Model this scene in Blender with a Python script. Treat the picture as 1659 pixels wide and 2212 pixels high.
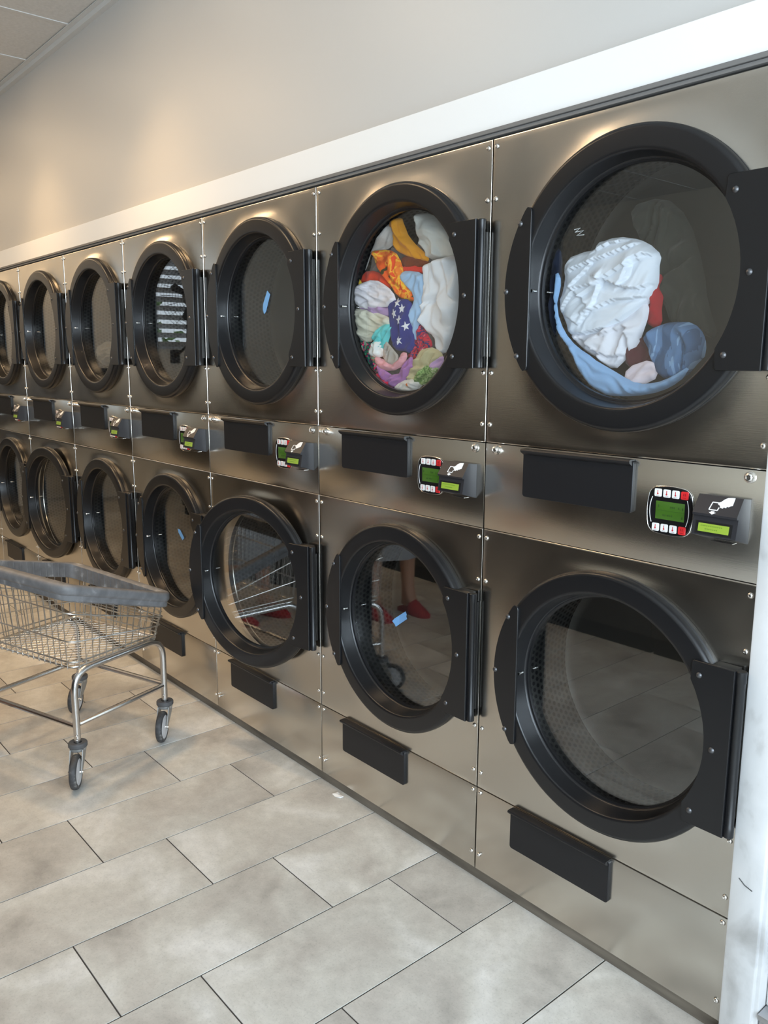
import bpy, bmesh, math, random
from mathutils import Vector, Matrix, noise
from mathutils.geometry import delaunay_2d_cdt

for o in list(bpy.data.objects):
    bpy.data.objects.remove(o)
S = bpy.context.scene
COL = S.collection
PI = math.pi
R = math.radians
rnd = random.Random(7)

# ---------------------------------------------------------------- camera
cam_data = bpy.data.cameras.new('camera')
cam = bpy.data.objects.new('camera', cam_data)
COL.objects.link(cam)
cam_data.sensor_fit = 'VERTICAL'
cam_data.sensor_height = 36.0
cam_data.lens = 36.0 * 1785.6 / 2212.0
cam_data.clip_start = 0.05
_r = Vector((0.64665888, 0.76276895, 0.00397779))
_u = Vector((-0.13743806, 0.11138431, 0.98422778))
_f = Vector((-0.75029533, 0.63700633, -0.17686114))
cam.matrix_world = Matrix(((_r.x, _u.x, -_f.x, 1.586003), (_r.y, _u.y, -_f.y, -1.721472),
                           (_r.z, _u.z, -_f.z, 1.586278), (0, 0, 0, 1)))
S.camera = cam

# ---------------------------------------------------------------- world, lights, exposure
S.view_settings.view_transform = 'Standard'
S.view_settings.look = 'None'
S.view_settings.gamma = 1.0
S.view_settings.use_curve_mapping = False
S.view_settings.exposure = 0.08
W = bpy.data.worlds.new('daylight')
S.world = W
W.use_nodes = True
W.node_tree.nodes['Background'].inputs[0].default_value = (0.80, 0.90, 1.0, 1)
W.node_tree.nodes['Background'].inputs[1].default_value = 2.6


def area(name, loc, target, size, size_y, power, color):
    d = bpy.data.lights.new(name, 'AREA')
    d.shape = 'RECTANGLE'
    d.size, d.size_y, d.energy, d.color = size, size_y, power, color
    o = bpy.data.objects.new(name, d)
    COL.objects.link(o)
    o.location = loc
    o.rotation_euler = (Vector(target) - Vector(loc)).to_track_quat('-Z', 'Y').to_euler()
    return o


# daylight entering by the shop windows in the right-hand wall
area('window_daylight', (3.32, -2.6, 1.75), (0.0, -2.6, 1.75), 4.0, 2.3, 290, (0.74, 0.87, 1.0))

# ---------------------------------------------------------------- helpers
MATS = {}


def mat(name, color=(.5, .5, .5), rough=.5, metal=0.0, spec=.5, emit=None, estr=0, coat=0):
    m = bpy.data.materials.new(name)
    m.use_nodes = True
    b = m.node_tree.nodes['Principled BSDF']
    b.inputs['Base Color'].default_value = (*color, 1)
    b.inputs['Roughness'].default_value = rough
    b.inputs['Metallic'].default_value = metal
    b.inputs['Specular IOR Level'].default_value = spec
    b.inputs['Coat Weight'].default_value = coat
    if emit:
        b.inputs['Emission Color'].default_value = (*emit, 1)
        b.inputs['Emission Strength'].default_value = estr
    MATS[name] = m
    return m


def srgb(r, g, b):
    f = lambda c: (c / 255) / 12.92 if c / 255 <= .04045 else ((c / 255 + .055) / 1.055) ** 2.4
    return (f(r), f(g), f(b))


def N(m, typ, **kw):
    n = m.node_tree.nodes.new(typ)
    for k, v in kw.items():
        setattr(n, k, v)
    return n


def L(m, a, b):
    m.node_tree.links.new(a, b)


def bsdf(m):
    return m.node_tree.nodes['Principled BSDF']


def noise_color(m, scale, stops, detail=6, stretch=(1, 1, 1), coords='Object', rough=None, bump=0, random_offset=False, dist=0.0):
    """base colour from a stretched noise through a colour ramp"""
    tc = N(m, 'ShaderNodeTexCoord')
    mp = N(m, 'ShaderNodeMapping')
    mp.inputs['Scale'].default_value = stretch
    if coords == 'World':
        g = N(m, 'ShaderNodeNewGeometry')
        L(m, g.outputs['Position'], mp.inputs['Vector'])
    else:
        L(m, tc.outputs[coords], mp.inputs['Vector'])
    if random_offset:
        oi = N(m, 'ShaderNodeObjectInfo')
        mu = N(m, 'ShaderNodeMath', operation='MULTIPLY')
        mu.inputs[1].default_value = 37.0
        L(m, oi.outputs['Random'], mu.inputs[0])
        cx = N(m, 'ShaderNodeCombineXYZ')
        L(m, mu.outputs[0], cx.inputs[0]); L(m, mu.outputs[0], cx.inputs[1]); L(m, mu.outputs[0], cx.inputs[2])
        L(m, cx.outputs[0], mp.inputs['Location'])
    nz = N(m, 'ShaderNodeTexNoise')
    nz.inputs['Scale'].default_value = scale
    nz.inputs['Detail'].default_value = detail
    nz.inputs['Distortion'].default_value = dist
    L(m, mp.outputs[0], nz.inputs['Vector'])
    cr = N(m, 'ShaderNodeValToRGB')
    cr.color_ramp.elements[0].position = stops[0][0]
    cr.color_ramp.elements[0].color = (*stops[0][1], 1)
    cr.color_ramp.elements[1].position = stops[-1][0]
    cr.color_ramp.elements[1].color = (*stops[-1][1], 1)
    for p, c in stops[1:-1]:
        e = cr.color_ramp.elements.new(p)
        e.color = (*c, 1)
    L(m, nz.outputs['Fac'], cr.inputs[0])
    L(m, cr.outputs[0], bsdf(m).inputs['Base Color'])
    if bump:
        bp = N(m, 'ShaderNodeBump')
        bp.inputs['Strength'].default_value = bump
        bp.inputs['Distance'].default_value = .002
        L(m, nz.outputs['Fac'], bp.inputs['Height'])
        L(m, bp.outputs[0], bsdf(m).inputs['Normal'])
    return m, nz, cr, mp


class MB:
    """collects shapes, then links them as ONE mesh object"""

    def __init__(self):
        self.v, self.f, self.mi = [], [], []
        self.cur = 0

    def add(self, vs, fs):
        o = len(self.v)
        self.v += [tuple(p) for p in vs]
        self.f += [tuple(o + i for i in f) for f in fs]
        self.mi += [self.cur] * len(fs)
        return self

    def box(self, x0, x1, y0, y1, z0, z1, b=0.0):
        if b <= 0:
            vs = [(x, y, z) for z in (z0, z1) for y in (y0, y1) for x in (x0, x1)]
            fs = [(0, 2, 3, 1), (4, 5, 7, 6), (0, 1, 5, 4), (2, 6, 7, 3), (0, 4, 6, 2), (1, 3, 7, 5)]
            return self.add(vs, fs)
        bm = bmesh.new()
        bmesh.ops.create_cube(bm, size=1)
        for v in bm.verts:
            v.co = Vector((x0 + (v.co.x + .5) * (x1 - x0), y0 + (v.co.y + .5) * (y1 - y0), z0 + (v.co.z + .5) * (z1 - z0)))
        bmesh.ops.bevel(bm, geom=list(bm.edges), offset=b, segments=2, affect='EDGES', profile=.5)
        bm.verts.index_update()
        self.add([v.co.copy() for v in bm.verts], [[v.index for v in f.verts] for f in bm.faces])
        bm.free()
        return self

    def prism(self, poly, y0, y1, axes='xz', ease=0.0):
        """polygon extruded; axes 'xz' (along y), 'xy' (along z), 'yz' (along x). ease = small chamfer at the y0 side"""
        def P(a, b, c):
            return {'xz': (a, c, b), 'xy': (a, b, c), 'yz': (c, a, b)}[axes]
        n = len(poly)
        rings = [(poly, y0), (poly, y1)]
        if ease:
            cx = sum(p[0] for p in poly) / n
            cy = sum(p[1] for p in poly) / n
            ins = []
            for i in range(n):
                a, b, c = Vector(poly[i - 1]), Vector(poly[i]), Vector(poly[(i + 1) % n])
                d1, d2 = (b - a), (c - b)
                d1 = d1.normalized() if d1.length > 1e-9 else Vector((0, 0))
                d2 = d2.normalized() if d2.length > 1e-9 else Vector((0, 0))
                nn = Vector((-(d1.y + d2.y), d1.x + d2.x))
                nn = nn.normalized() if nn.length > 1e-9 else Vector((0, 0))
                q = b + nn * ease
                q2 = b - nn * ease
                cc = Vector((cx, cy))
                ins.append(tuple(q if (q - cc).length < (q2 - cc).length else q2))
            s = 1 if y1 > y0 else -1
            rings = [(ins, y0), (poly, y0 + s * ease), (poly, y1)]
        vs = [P(a, b, y) for pl, y in rings for a, b in pl]
        fs = []
        for k in range(len(rings) - 1):
            for i in range(n):
                j = (i + 1) % n
                fs.append((k * n + i, k * n + j, (k + 1) * n + j, (k + 1) * n + i))
        fs.append(tuple(range(n - 1, -1, -1)))
        fs.append(tuple((len(rings) - 1) * n + i for i in range(n)))
        return self.add(vs, fs)

    def lathe(self, prof, c=(0, 0, 0), axis='y', seg=64, closed=False, a0=0, a1=2 * PI):
        n = len(prof)
        full = abs(a1 - a0 - 2 * PI) < 1e-6
        m = seg if full else seg + 1
        vs = []
        for i in range(m):
            a = a0 + (a1 - a0) * i / seg
            for r, h in prof:
                if axis == 'y':
                    vs.append((c[0] + r * math.cos(a), c[1] + h, c[2] + r * math.sin(a)))
                elif axis == 'z':
                    vs.append((c[0] + r * math.cos(a), c[1] + r * math.sin(a), c[2] + h))
                else:
                    vs.append((c[0] + h, c[1] + r * math.cos(a), c[2] + r * math.sin(a)))
        fs = []
        for i in range(seg):
            j = (i + 1) % m
            for k in range(n if closed else n - 1):
                k2 = (k + 1) % n
                q = [i * n + k, i * n + k2, j * n + k2, j * n + k]
                fs.append(tuple(q))
        return self.add(vs, fs)

    def tube(self, pts, r, seg=8, closed=False, cap=True):
        pts = [Vector(p) for p in pts]
        n = len(pts)
        vs, fs = [], []
        prev = None
        for i, p in enumerate(pts):
            if closed:
                t = (pts[(i + 1) % n] - pts[i - 1]).normalized()
            else:
                t = (pts[min(i + 1, n - 1)] - pts[max(i - 1, 0)]).normalized()
            if prev is None:
                up = Vector((0, 0, 1)) if abs(t.z) < .9 else Vector((1, 0, 0))
                u = t.cross(up).normalized()
            else:
                u = (prev - t * prev.dot(t)).normalized()
            prev = u
            w = t.cross(u)
            for k in range(seg):
                a = 2 * PI * k / seg
                vs.append(p + (u * math.cos(a) + w * math.sin(a)) * r)
        for i in range(n if closed else n - 1):
            j = (i + 1) % n
            for k in range(seg):
                k2 = (k + 1) % seg
                fs.append((i * seg + k, i * seg + k2, j * seg + k2, j * seg + k))
        if cap and not closed:
            fs.append(tuple(range(seg - 1, -1, -1)))
            fs.append(tuple((n - 1) * seg + k for k in range(seg)))
        return self.add(vs, fs)

    def mesh(self, name, mats, smooth=35, recalc=True):
        me = bpy.data.meshes.new(name)
        me.from_pydata(self.v, [], self.f)
        for m in (mats if isinstance(mats, (list, tuple)) else [mats]):
            me.materials.append(m)
        me.validate()
        if any(self.mi):
            me.polygons.foreach_set('material_index', self.mi)
        if recalc:
            bm = bmesh.new()
            bm.from_mesh(me)
            bmesh.ops.recalc_face_normals(bm, faces=bm.faces)
            bm.to_mesh(me)
            bm.free()
        if smooth:
            me.shade_smooth()
            me.set_sharp_from_angle(angle=R(smooth))
        return me

    def build(self, name, mats, parent=None, smooth=35, loc=None, recalc=True):
        o = bpy.data.objects.new(name, self.mesh(name, mats, smooth, recalc))
        COL.objects.link(o)
        if parent:
            o.parent = parent
        if loc:
            o.location = loc
        return o


def put(name, me, parent=None, loc=(0, 0, 0), rot=(0, 0, 0)):
    o = bpy.data.objects.new(name, me)
    COL.objects.link(o)
    o.parent = parent
    o.location = loc
    o.rotation_euler = rot
    return o


def tag(o, label, cat, group=None):
    o['label'] = label
    o['category'] = cat
    if group:
        o['group'] = group
    return o


def empty(name, loc=(0, 0, 0), rz=0.0):
    o = bpy.data.objects.new(name, None)
    COL.objects.link(o)
    o.location = loc
    o.rotation_euler = (0, 0, rz)
    o.empty_display_size = .05
    return o


def structure(o):
    o['kind'] = 'structure'
    return o


CHILD = {}


def copy_tree(o, parent=None, index=None):
    c = o.copy()
    COL.objects.link(c)
    c.parent = parent
    for ch in index.get(o.name, []):
        copy_tree(ch, c, index)
    return c


def child_index():
    d = {}
    for o in bpy.data.objects:
        if o.parent:
            d.setdefault(o.parent.name, []).append(o)
    return d


def rrect(x0, x1, z0, z1, r, n=5):
    pts = []
    for cx, cz, a in ((x1 - r, z0 + r, -PI / 2), (x1 - r, z1 - r, 0), (x0 + r, z1 - r, PI / 2), (x0 + r, z0 + r, PI)):
        for i in range(n + 1):
            t = a + PI / 2 * i / n
            pts.append((cx + r * math.cos(t), cz + r * math.sin(t)))
    return pts

# ---------------------------------------------------------------- materials
def steel_mat(name, col, rough, bump=.05):
    m = mat(name, col, rough, 1.0)
    tc = N(m, 'ShaderNodeTexCoord')
    mp = N(m, 'ShaderNodeMapping')
    mp.inputs['Scale'].default_value = (1.2, 1, 160)
    L(m, tc.outputs['Object'], mp.inputs['Vector'])
    nz = N(m, 'ShaderNodeTexNoise')
    nz.inputs['Scale'].default_value = 6
    nz.inputs['Detail'].default_value = 4
    L(m, mp.outputs[0], nz.inputs['Vector'])
    # smudges and wipe marks vary the polish
    n2 = N(m, 'ShaderNodeTexNoise')
    n2.inputs['Scale'].default_value = 3.2
    n2.inputs['Detail'].default_value = 7
    n2.inputs['Distortion'].default_value = .6
    L(m, tc.outputs['Object'], n2.inputs['Vector'])
    mr = N(m, 'ShaderNodeMapRange')
    mr.inputs['From Min'].default_value = .3
    mr.inputs['From Max'].default_value = .75
    mr.inputs['To Min'].default_value = rough * .82
    mr.inputs['To Max'].default_value = rough * 1.25
    L(m, n2.outputs['Fac'], mr.inputs['Value'])
    L(m, mr.outputs[0], bsdf(m).inputs['Roughness'])
    bp = N(m, 'ShaderNodeBump')
    bp.inputs['Strength'].default_value = bump
    bp.inputs['Distance'].default_value = .001
    L(m, nz.outputs['Fac'], bp.inputs['Height'])
    L(m, bp.outputs[0], bsdf(m).inputs['Normal'])
    return m


STEEL = steel_mat('brushed_stainless', (.60, .57, .52), .22)
BLACK = mat('black_powder_coat', (.0085, .0085, .0095), .31, spec=.45)
GASKET = mat('black_rubber', (.008, .008, .009), .55)
PLATE = mat('black_plastic_plate', (.010, .010, .0115), .42, spec=.35)
DARK_IN = mat('dark_cabinet_inside', (.010, .010, .011), .7)
DRUM = mat('drum_galvanised', (.19, .19, .185), .42, 1.0)
DRUMBACK = mat('drum_back_steel', (.06, .058, .055), .5, 1.0)
LIP = mat('polished_lip', (.82, .78, .70), .18, 1.0)
SCREW = mat('screw_steel', (.85, .83, .80), .22, 1.0)
RIVET = mat('dark_rivet', (.11, .11, .115), .38, .8)
CHROME = mat('chrome', (.80, .79, .77), .12, 1.0)
KEYPAD = mat('keypad_black', (.006, .006, .007), .3)
WHITE_BTN = mat('white_button', (.78, .78, .78), .4)
RED_BTN = mat('red_button', srgb(215, 40, 45), .4)
RED_MARK = mat('red_mark', srgb(190, 50, 60), .5)
DARK_MARK = mat('dark_mark', (.03, .03, .03), .5)
WHITE_MARK = mat('white_print', (.85, .85, .85), .5)
LCD = mat('green_display', srgb(58, 94, 30), .25, emit=srgb(58, 94, 30), estr=.22)
LCD2 = mat('lime_display', srgb(128, 152, 52), .25, emit=srgb(128, 152, 52), estr=.25)
LCD_INK = mat('display_ink', srgb(48, 78, 30), .4)
READER = mat('reader_black', (.017, .017, .021), .42)
TAPE = mat('blue_painters_tape', srgb(110, 165, 220), .7)
WHITE_PAINT = mat('white_trim_paint', (.80, .80, .79), .45)
BASE_M = mat('brown_plinth', (.075, .062, .048), .6)
noise_color(BASE_M, 5, [(.3, (.085, .070, .053)), (.7, (.19, .16, .125))], stretch=(1, 1, 6))

WALLP = mat('satin_wall_paint', (.52, .507, .487), .42, spec=.5)
CEIL = mat('ceiling_board', (.62, .60, .57), .85)
noise_color(CEIL, 60, [(.3, (.58, .56, .53)), (.7, (.65, .63, .60))], coords='World')
GRID = mat('ceiling_grid_metal', (.60, .59, .57), .5)
GROUT = mat('dark_grout', (.045, .040, .035), .9)
TILE = mat('stone_look_tile', (.5, .48, .44), .38, spec=.45)
noise_color(TILE, 3.4, [(.28, (.37, .35, .32)), (.42, (.50, .475, .435)), (.54, (.57, .555, .51)), (.70, (.71, .70, .67))],
            detail=12, coords='World', random_offset=True, dist=.6)
# fine dark pitting on top of the cloudy colour, and a slightly different tone for every tile
_m = TILE
_base = [l.from_socket for l in _m.node_tree.links if l.to_socket == bsdf(_m).inputs['Base Color']][0]
_g = N(_m, 'ShaderNodeNewGeometry')
_n = N(_m, 'ShaderNodeTexNoise')
_n.inputs['Scale'].default_value = 150
_n.inputs['Detail'].default_value = 5
_n.inputs['Roughness'].default_value = .7
L(_m, _g.outputs['Position'], _n.inputs['Vector'])
_r1 = N(_m, 'ShaderNodeMapRange')
for k, v in (('From Min', .30), ('From Max', .47), ('To Min', .80), ('To Max', 1.0)):
    _r1.inputs[k].default_value = v
L(_m, _n.outputs['Fac'], _r1.inputs['Value'])
_oi = N(_m, 'ShaderNodeObjectInfo')
_r2 = N(_m, 'ShaderNodeMapRange')
_r2.inputs['To Min'].default_value = .92
_r2.inputs['To Max'].default_value = 1.04
L(_m, _oi.outputs['Random'], _r2.inputs['Value'])
_mu = N(_m, 'ShaderNodeMath', operation='MULTIPLY')
L(_m, _r1.outputs[0], _mu.inputs[0]); L(_m, _r2.outputs[0], _mu.inputs[1])
_n3 = N(_m, 'ShaderNodeTexNoise')
_n3.inputs['Scale'].default_value = 22
_n3.inputs['Detail'].default_value = 8
_n3.inputs['Roughness'].default_value = .72
L(_m, _g.outputs['Position'], _n3.inputs['Vector'])
_r3 = N(_m, 'ShaderNodeMapRange')
for k, v in (('From Min', .3), ('From Max', .7), ('To Min', .86), ('To Max', 1.10)):
    _r3.inputs[k].default_value = v
L(_m, _n3.outputs['Fac'], _r3.inputs['Value'])
_mu2 = N(_m, 'ShaderNodeMath', operation='MULTIPLY')
L(_m, _mu.outputs[0], _mu2.inputs[0]); L(_m, _r3.outputs[0], _mu2.inputs[1])
_mu = _mu2
_mx = N(_m, 'ShaderNodeVectorMath', operation='SCALE')
L(_m, _base, _mx.inputs[0]); L(_m, _mu.outputs[0], _mx.inputs['Scale'])
L(_m, _mx.outputs[0], bsdf(_m).inputs['Base Color'])


def glass_mat(name, tint=(1, 1, 1), f0=.105):
    """clear pane: Schlick mix of a see-through and a mirror component, the same for every ray"""
    m = bpy.data.materials.new(name)
    m.use_nodes = True
    nt = m.node_tree
    nt.nodes.remove(nt.nodes['Principled BSDF'])
    lw = nt.nodes.new('ShaderNodeLayerWeight')
    lw.inputs['Blend'].default_value = .5
    pw = nt.nodes.new('ShaderNodeMath'); pw.operation = 'POWER'; pw.inputs[1].default_value = 5
    ma = nt.nodes.new('ShaderNodeMath'); ma.operation = 'MULTIPLY_ADD'
    ma.inputs[1].default_value = 1 - f0; ma.inputs[2].default_value = f0
    tr = nt.nodes.new('ShaderNodeBsdfTransparent'); tr.inputs[0].default_value = (*tint, 1)
    gl = nt.nodes.new('ShaderNodeBsdfGlossy'); gl.inputs['Roughness'].default_value = .0
    mx = nt.nodes.new('ShaderNodeMixShader')
    nt.links.new(lw.outputs['Facing'], pw.inputs[0])
    nt.links.new(pw.outputs[0], ma.inputs[0])
    nt.links.new(ma.outputs[0], mx.inputs[0])
    nt.links.new(tr.outputs[0], mx.inputs[1]); nt.links.new(gl.outputs[0], mx.inputs[2])
    nt.links.new(mx.outputs[0], nt.nodes['Material Output'].inputs[0])
    return m


GLASS = glass_mat('door_glass', (.985, .99, .985))
CLEAR = glass_mat('window_glass', (.98, .99, .99), .04)

# ---------------------------------------------------------------- room shell
XL, XR, YF, ZC = -8.0, 3.2, -6.0, 3.25
MB().box(XL - .1, XR + .1, YF - .1, .9, -.10, -.0018).build('floor', GROUT, smooth=0)
floor = structure(bpy.data.objects['floor'])
# floor tiles: 0.326 x 0.65 m, each strip stepped by a third
TX, TY, G = .3258, .650, .0042


def tile_mesh(w, l):
    b = MB()
    ch = .0005
    vs = [(-w / 2, -l / 2, -.007), (w / 2, -l / 2, -.007), (w / 2, l / 2, -.007), (-w / 2, l / 2, -.007),
          (-w / 2, -l / 2, -ch), (w / 2, -l / 2, -ch), (w / 2, l / 2, -ch), (-w / 2, l / 2, -ch),
          (-w / 2 + ch, -l / 2 + ch, 0), (w / 2 - ch, -l / 2 + ch, 0), (w / 2 - ch, l / 2 - ch, 0), (-w / 2 + ch, l / 2 - ch, 0)]
    fs = [(8, 9, 10, 11)]
    for a in (0, 4):
        for i in range(4):
            j = (i + 1) % 4
            fs.append((a + i, a + j, a + 4 + j, a + 4 + i))
    return b.add(vs, fs)


full_tile = tile_mesh(TX - G, TY - G).mesh('tile', TILE, smooth=0)
field = MB()
cut_cache = {}
for k in range(-24, 10):
    x0 = -.190 + k * TX
    xa, xb = max(x0, XL), min(x0 + TX, XR)
    if xb - xa < .02:
        continue
    j0 = -.190 + .2167 * k
    j0 = j0 - math.floor((j0 - YF) / TY) * TY - TY
    while j0 < .06:
        ya, yb = max(j0, YF), min(j0 + TY, .06)
        j0 += TY
        if yb - ya < .02:
            continue
        cx, cy = (xa + xb) / 2, (ya + yb) / 2
        w, l = xb - xa - G, yb - ya - G
        near = (-5.0 < cx < 1.3 and cy > -2.55)
        if near:
            key = (round(w, 3), round(l, 3))
            if abs(w - TX + G) < .002 and abs(l - TY + G) < .002:
                me = full_tile
            else:
                me = cut_cache.setdefault(key, None) or tile_mesh(w, l).mesh('tile', TILE, smooth=0)
                cut_cache[key] = me
            put('tile', me, floor, (cx, cy, 0))
        else:
            t = tile_mesh(w, l)
            field.add([(p[0] + cx, p[1] + cy, p[2]) for p in t.v], t.f)
ff = field.build('tile_field', TILE, floor, smooth=0)
ff['kind'] = 'stuff'

# ceiling: lay-in boards on a metal grid
PX, PY = .655, .655
ceil = structure(MB().box(XL - .1, XR + .1, YF - .1, .9, ZC + .03, ZC + .13).build('ceiling', CEIL, smooth=0))
bx0 = -2.888
cb = MB().box(-PX / 2 + .006, PX / 2 - .006, -.64, .64, .004, .016).mesh('ceiling_board', CEIL, smooth=0)
far_boards = MB()
grid = MB()
k = -8
while bx0 + k * PX < XR:
    xa = bx0 + k * PX
    if xa > XL:
        grid.box(xa - .0125, xa + .0125, YF, .02, ZC, ZC + .012)
    row = 0
    y1 = .0
    while y1 > YF:
        y0 = max(y1 - 1.30, YF)
        if xa >= XL - .3 and xa + PX <= XR + .4:
            if row == 0 and -5.5 < xa < -1.5:
                put('ceiling_board', cb, ceil, (xa + PX / 2, y1 - .65, ZC))
            else:
                far_boards.box(max(xa + .006, XL), min(xa + PX - .006, XR), y0 + .01, y1 - .01, ZC + .004, ZC + .016)
        y1 -= 1.30
        row += 1
    k += 1
y1 = -1.30
while y1 > YF:
    grid.box(XL, XR, y1 - .0125, y1 + .0125, ZC - .0005, ZC + .012)
    y1 -= 1.30
o = far_boards.build('ceiling_boards_beyond', CEIL, ceil, smooth=0); o['kind'] = 'stuff'
grid.build('ceiling_grid', GRID, ceil, smooth=0)
# angle strip where ceiling meets the back wall
structure(MB().box(XL, XR, .002, .03, ZC - .028, ZC - .002).box(XL, XR, -.022, .03, ZC - .004, ZC).build('trim_3', GRID, smooth=0))

wb = MB()
wb.box(XL, XR + .1, .03, .13, 2.20, ZC + .03)          # upper wall over the dryers
wb.box(XL, -5.61, .03, .13, -.006, 2.20)
wb.box(2.0, XR + .1, .03, .13, -.006, 2.20)
wb.box(.875, 2.0, .25, .30, -.006, 2.20)
structure(wb.build('wall_back', WALLP, smooth=0))
# white painted band over the dryers and the dark-grey closing strip under it
structure(MB().box(-5.61, XR, .0, .029, 2.196, 2.300, .002).build('trim_1', WHITE_PAINT, smooth=0))
STRIP = mat('grey_closing_strip', (.16, .155, .15), .5)
structure(MB().box(-5.61, .795, -.004, .02, 2.176, 2.184).box(-5.61, XR, -.010, .02, 2.185, 2.1955, .001).build('trim_2', STRIP, smooth=0))
structure(MB().box(-5.60, .795, .024, .06, -.005, .052, .002).build('baseboard_back', BASE_M, smooth=0))


def wall_with_hole(name, axis, c0, c1, a0, a1, z0, z1, ha0, ha1, hz0, hz1, m):
    b = MB()
    def bx(p, q, r, s):
        if axis == 'x':
            b.box(c0, c1, p, q, r, s)
        else:
            b.box(p, q, c0, c1, r, s)
    bx(a0, ha0, z0, z1); bx(ha1, a1, z0, z1); bx(ha0, ha1, z0, hz0); bx(ha0, ha1, hz1, z1)
    return structure(b.build(name, m, smooth=0))


WALL2 = mat('tan_wall_paint', (.72, .67, .58), .6)
wall_with_hole('wall_left', 'x', XL - .1, XL, YF - .1, .13, -.006, ZC + .03, -4.0, -2.60, 1.75, 2.95, WALL2)
wall_with_hole('wall_right', 'x', XR, XR + .1, YF - .1, .25, -.006, ZC + .03, -4.7, -.5, .45, 2.9, WALL2)
structure(MB().box(XL - .1, XR + .1, YF - .1, YF, -.006, ZC + .03).build('wall_front', WALL2, smooth=0))
ALU = mat('window_aluminium', (.45, .45, .46), .4, .8)


def window(name, x, y0, y1, z0, z1, mull):
    b = MB()
    t = .05
    b.box(x - t / 2, x + t / 2, y0, y1, z0, z0 + t).box(x - t / 2, x + t / 2, y0, y1, z1 - t, z1)
    for i in range(mull + 1):
        yc = y0 + t / 2 + (y1 - y0 - t) * i / mull
        b.box(x - t / 2, x + t / 2, yc - t / 2, yc + t / 2, z0 + t, z1 - t)
    w = structure(b.build(name, ALU, smooth=0))
    for i in range(mull):
        ya = y0 + t / 2 + (y1 - y0 - t) * i / mull + t / 2
        yb = y0 + t / 2 + (y1 - y0 - t) * (i + 1) / mull - t / 2
        MB().box(x - .004, x + .004, ya, yb, z0 + t, z1 - t).build('window_pane', CLEAR, w, smooth=0)
    return w


w1 = window('window_1', XL - .05, -4.0, -2.60, 1.75, 2.95, 2)
window('window_2', XR + .05, -4.7, -.5, .45, 2.9, 3)
# venetian blind in the far window
SLAT = mat('blind_slat', (.60, .61, .62), .5)
bl = tag(empty('window_blind', (XL + .03, -3.3, 1.76)), 'white venetian blind hanging in the far window', 'blind')
sm = MB().prism([(-.034, -.030), (.034, .024), (.034, .027), (-.034, -.027)], -.68, .68, 'xz').mesh('slat', SLAT, smooth=0)
for i in range(11):
    put('slat', sm, bl, (0, 0, .05 + i * .106))
MB().box(-.03, .03, -.69, .69, 1.15, 1.19, .004).build('head_rail', SLAT, bl)
for yy in (-.5, .5):
    MB().tube([(0, yy, .02), (0, yy, 1.16)], .0015, 5).build('cord', SLAT, bl)

# door frame and door at the right, beside the first dryer
FRAME = mat('scuffed_white_frame', (.72, .73, .74), .45)
noise_color(FRAME, 4, [(.30, (.34, .33, .32)), (.42, (.58, .58, .58)), (.6, (.66, .66, .665))], detail=9, stretch=(1.6, 1, .9), coords='World', dist=.4)
fr = structure(MB().box(.7985, .872, -.014, .20, -.004, 2.185, .004).box(.860, .882, -.002, .20, -.004, 2.185, .004)
               .box(1.86, 2.0, -.014, .20, -.004, 2.185, .004).box(.872, 1.86, -.014, .20, 2.10, 2.185, .003).build('trim_4', FRAME))
DOORP = mat('daylit_white_door', (.52, .58, .64), .35)  # white door; the bluish daylight on it is put into this colour
d1 = structure(MB().box(.884, 1.858, .045, .085, .012, 2.098, .004).build('door_1', DOORP))
d1['label'] = 'white door tinted with bluish daylight, in a scuffed white frame'
MB().box(.884, 1.856, -.002, .045, .085, .125, .006).box(.884, 1.856, -.012, .045, .125, .140, .004).build('push_rail', ALU, d1)
MB().box(.884, 1.856, .030, .045, .140, .26, .003).build('kick_panel', FRAME, d1)
# scuff mark on the frame
sc = MB()
sc.tube([(.818, -.0145, .447), (.832, -.0148, .436), (.850, -.0145, .430)], .0012, 5)
sc.build('scuff', DARK_MARK, fr)

# ---------------------------------------------------------------- stacked dryers
DW, CX, ZU, ZL = .795, .437, 1.771, .737          # cabinet width, door centre, upper and lower door heights
HX, HY = .7945, -.028                             # hinge axis
ZT, ZA, ZB, ZC1, ZF = 2.1715, 1.3681, 1.1226, .3224, .052
SCREW_ROWS = (2.1506, 2.0181, 1.5615, 1.4197, 1.096, .9688, .5161, .3738, .3082, .1025)


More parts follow.
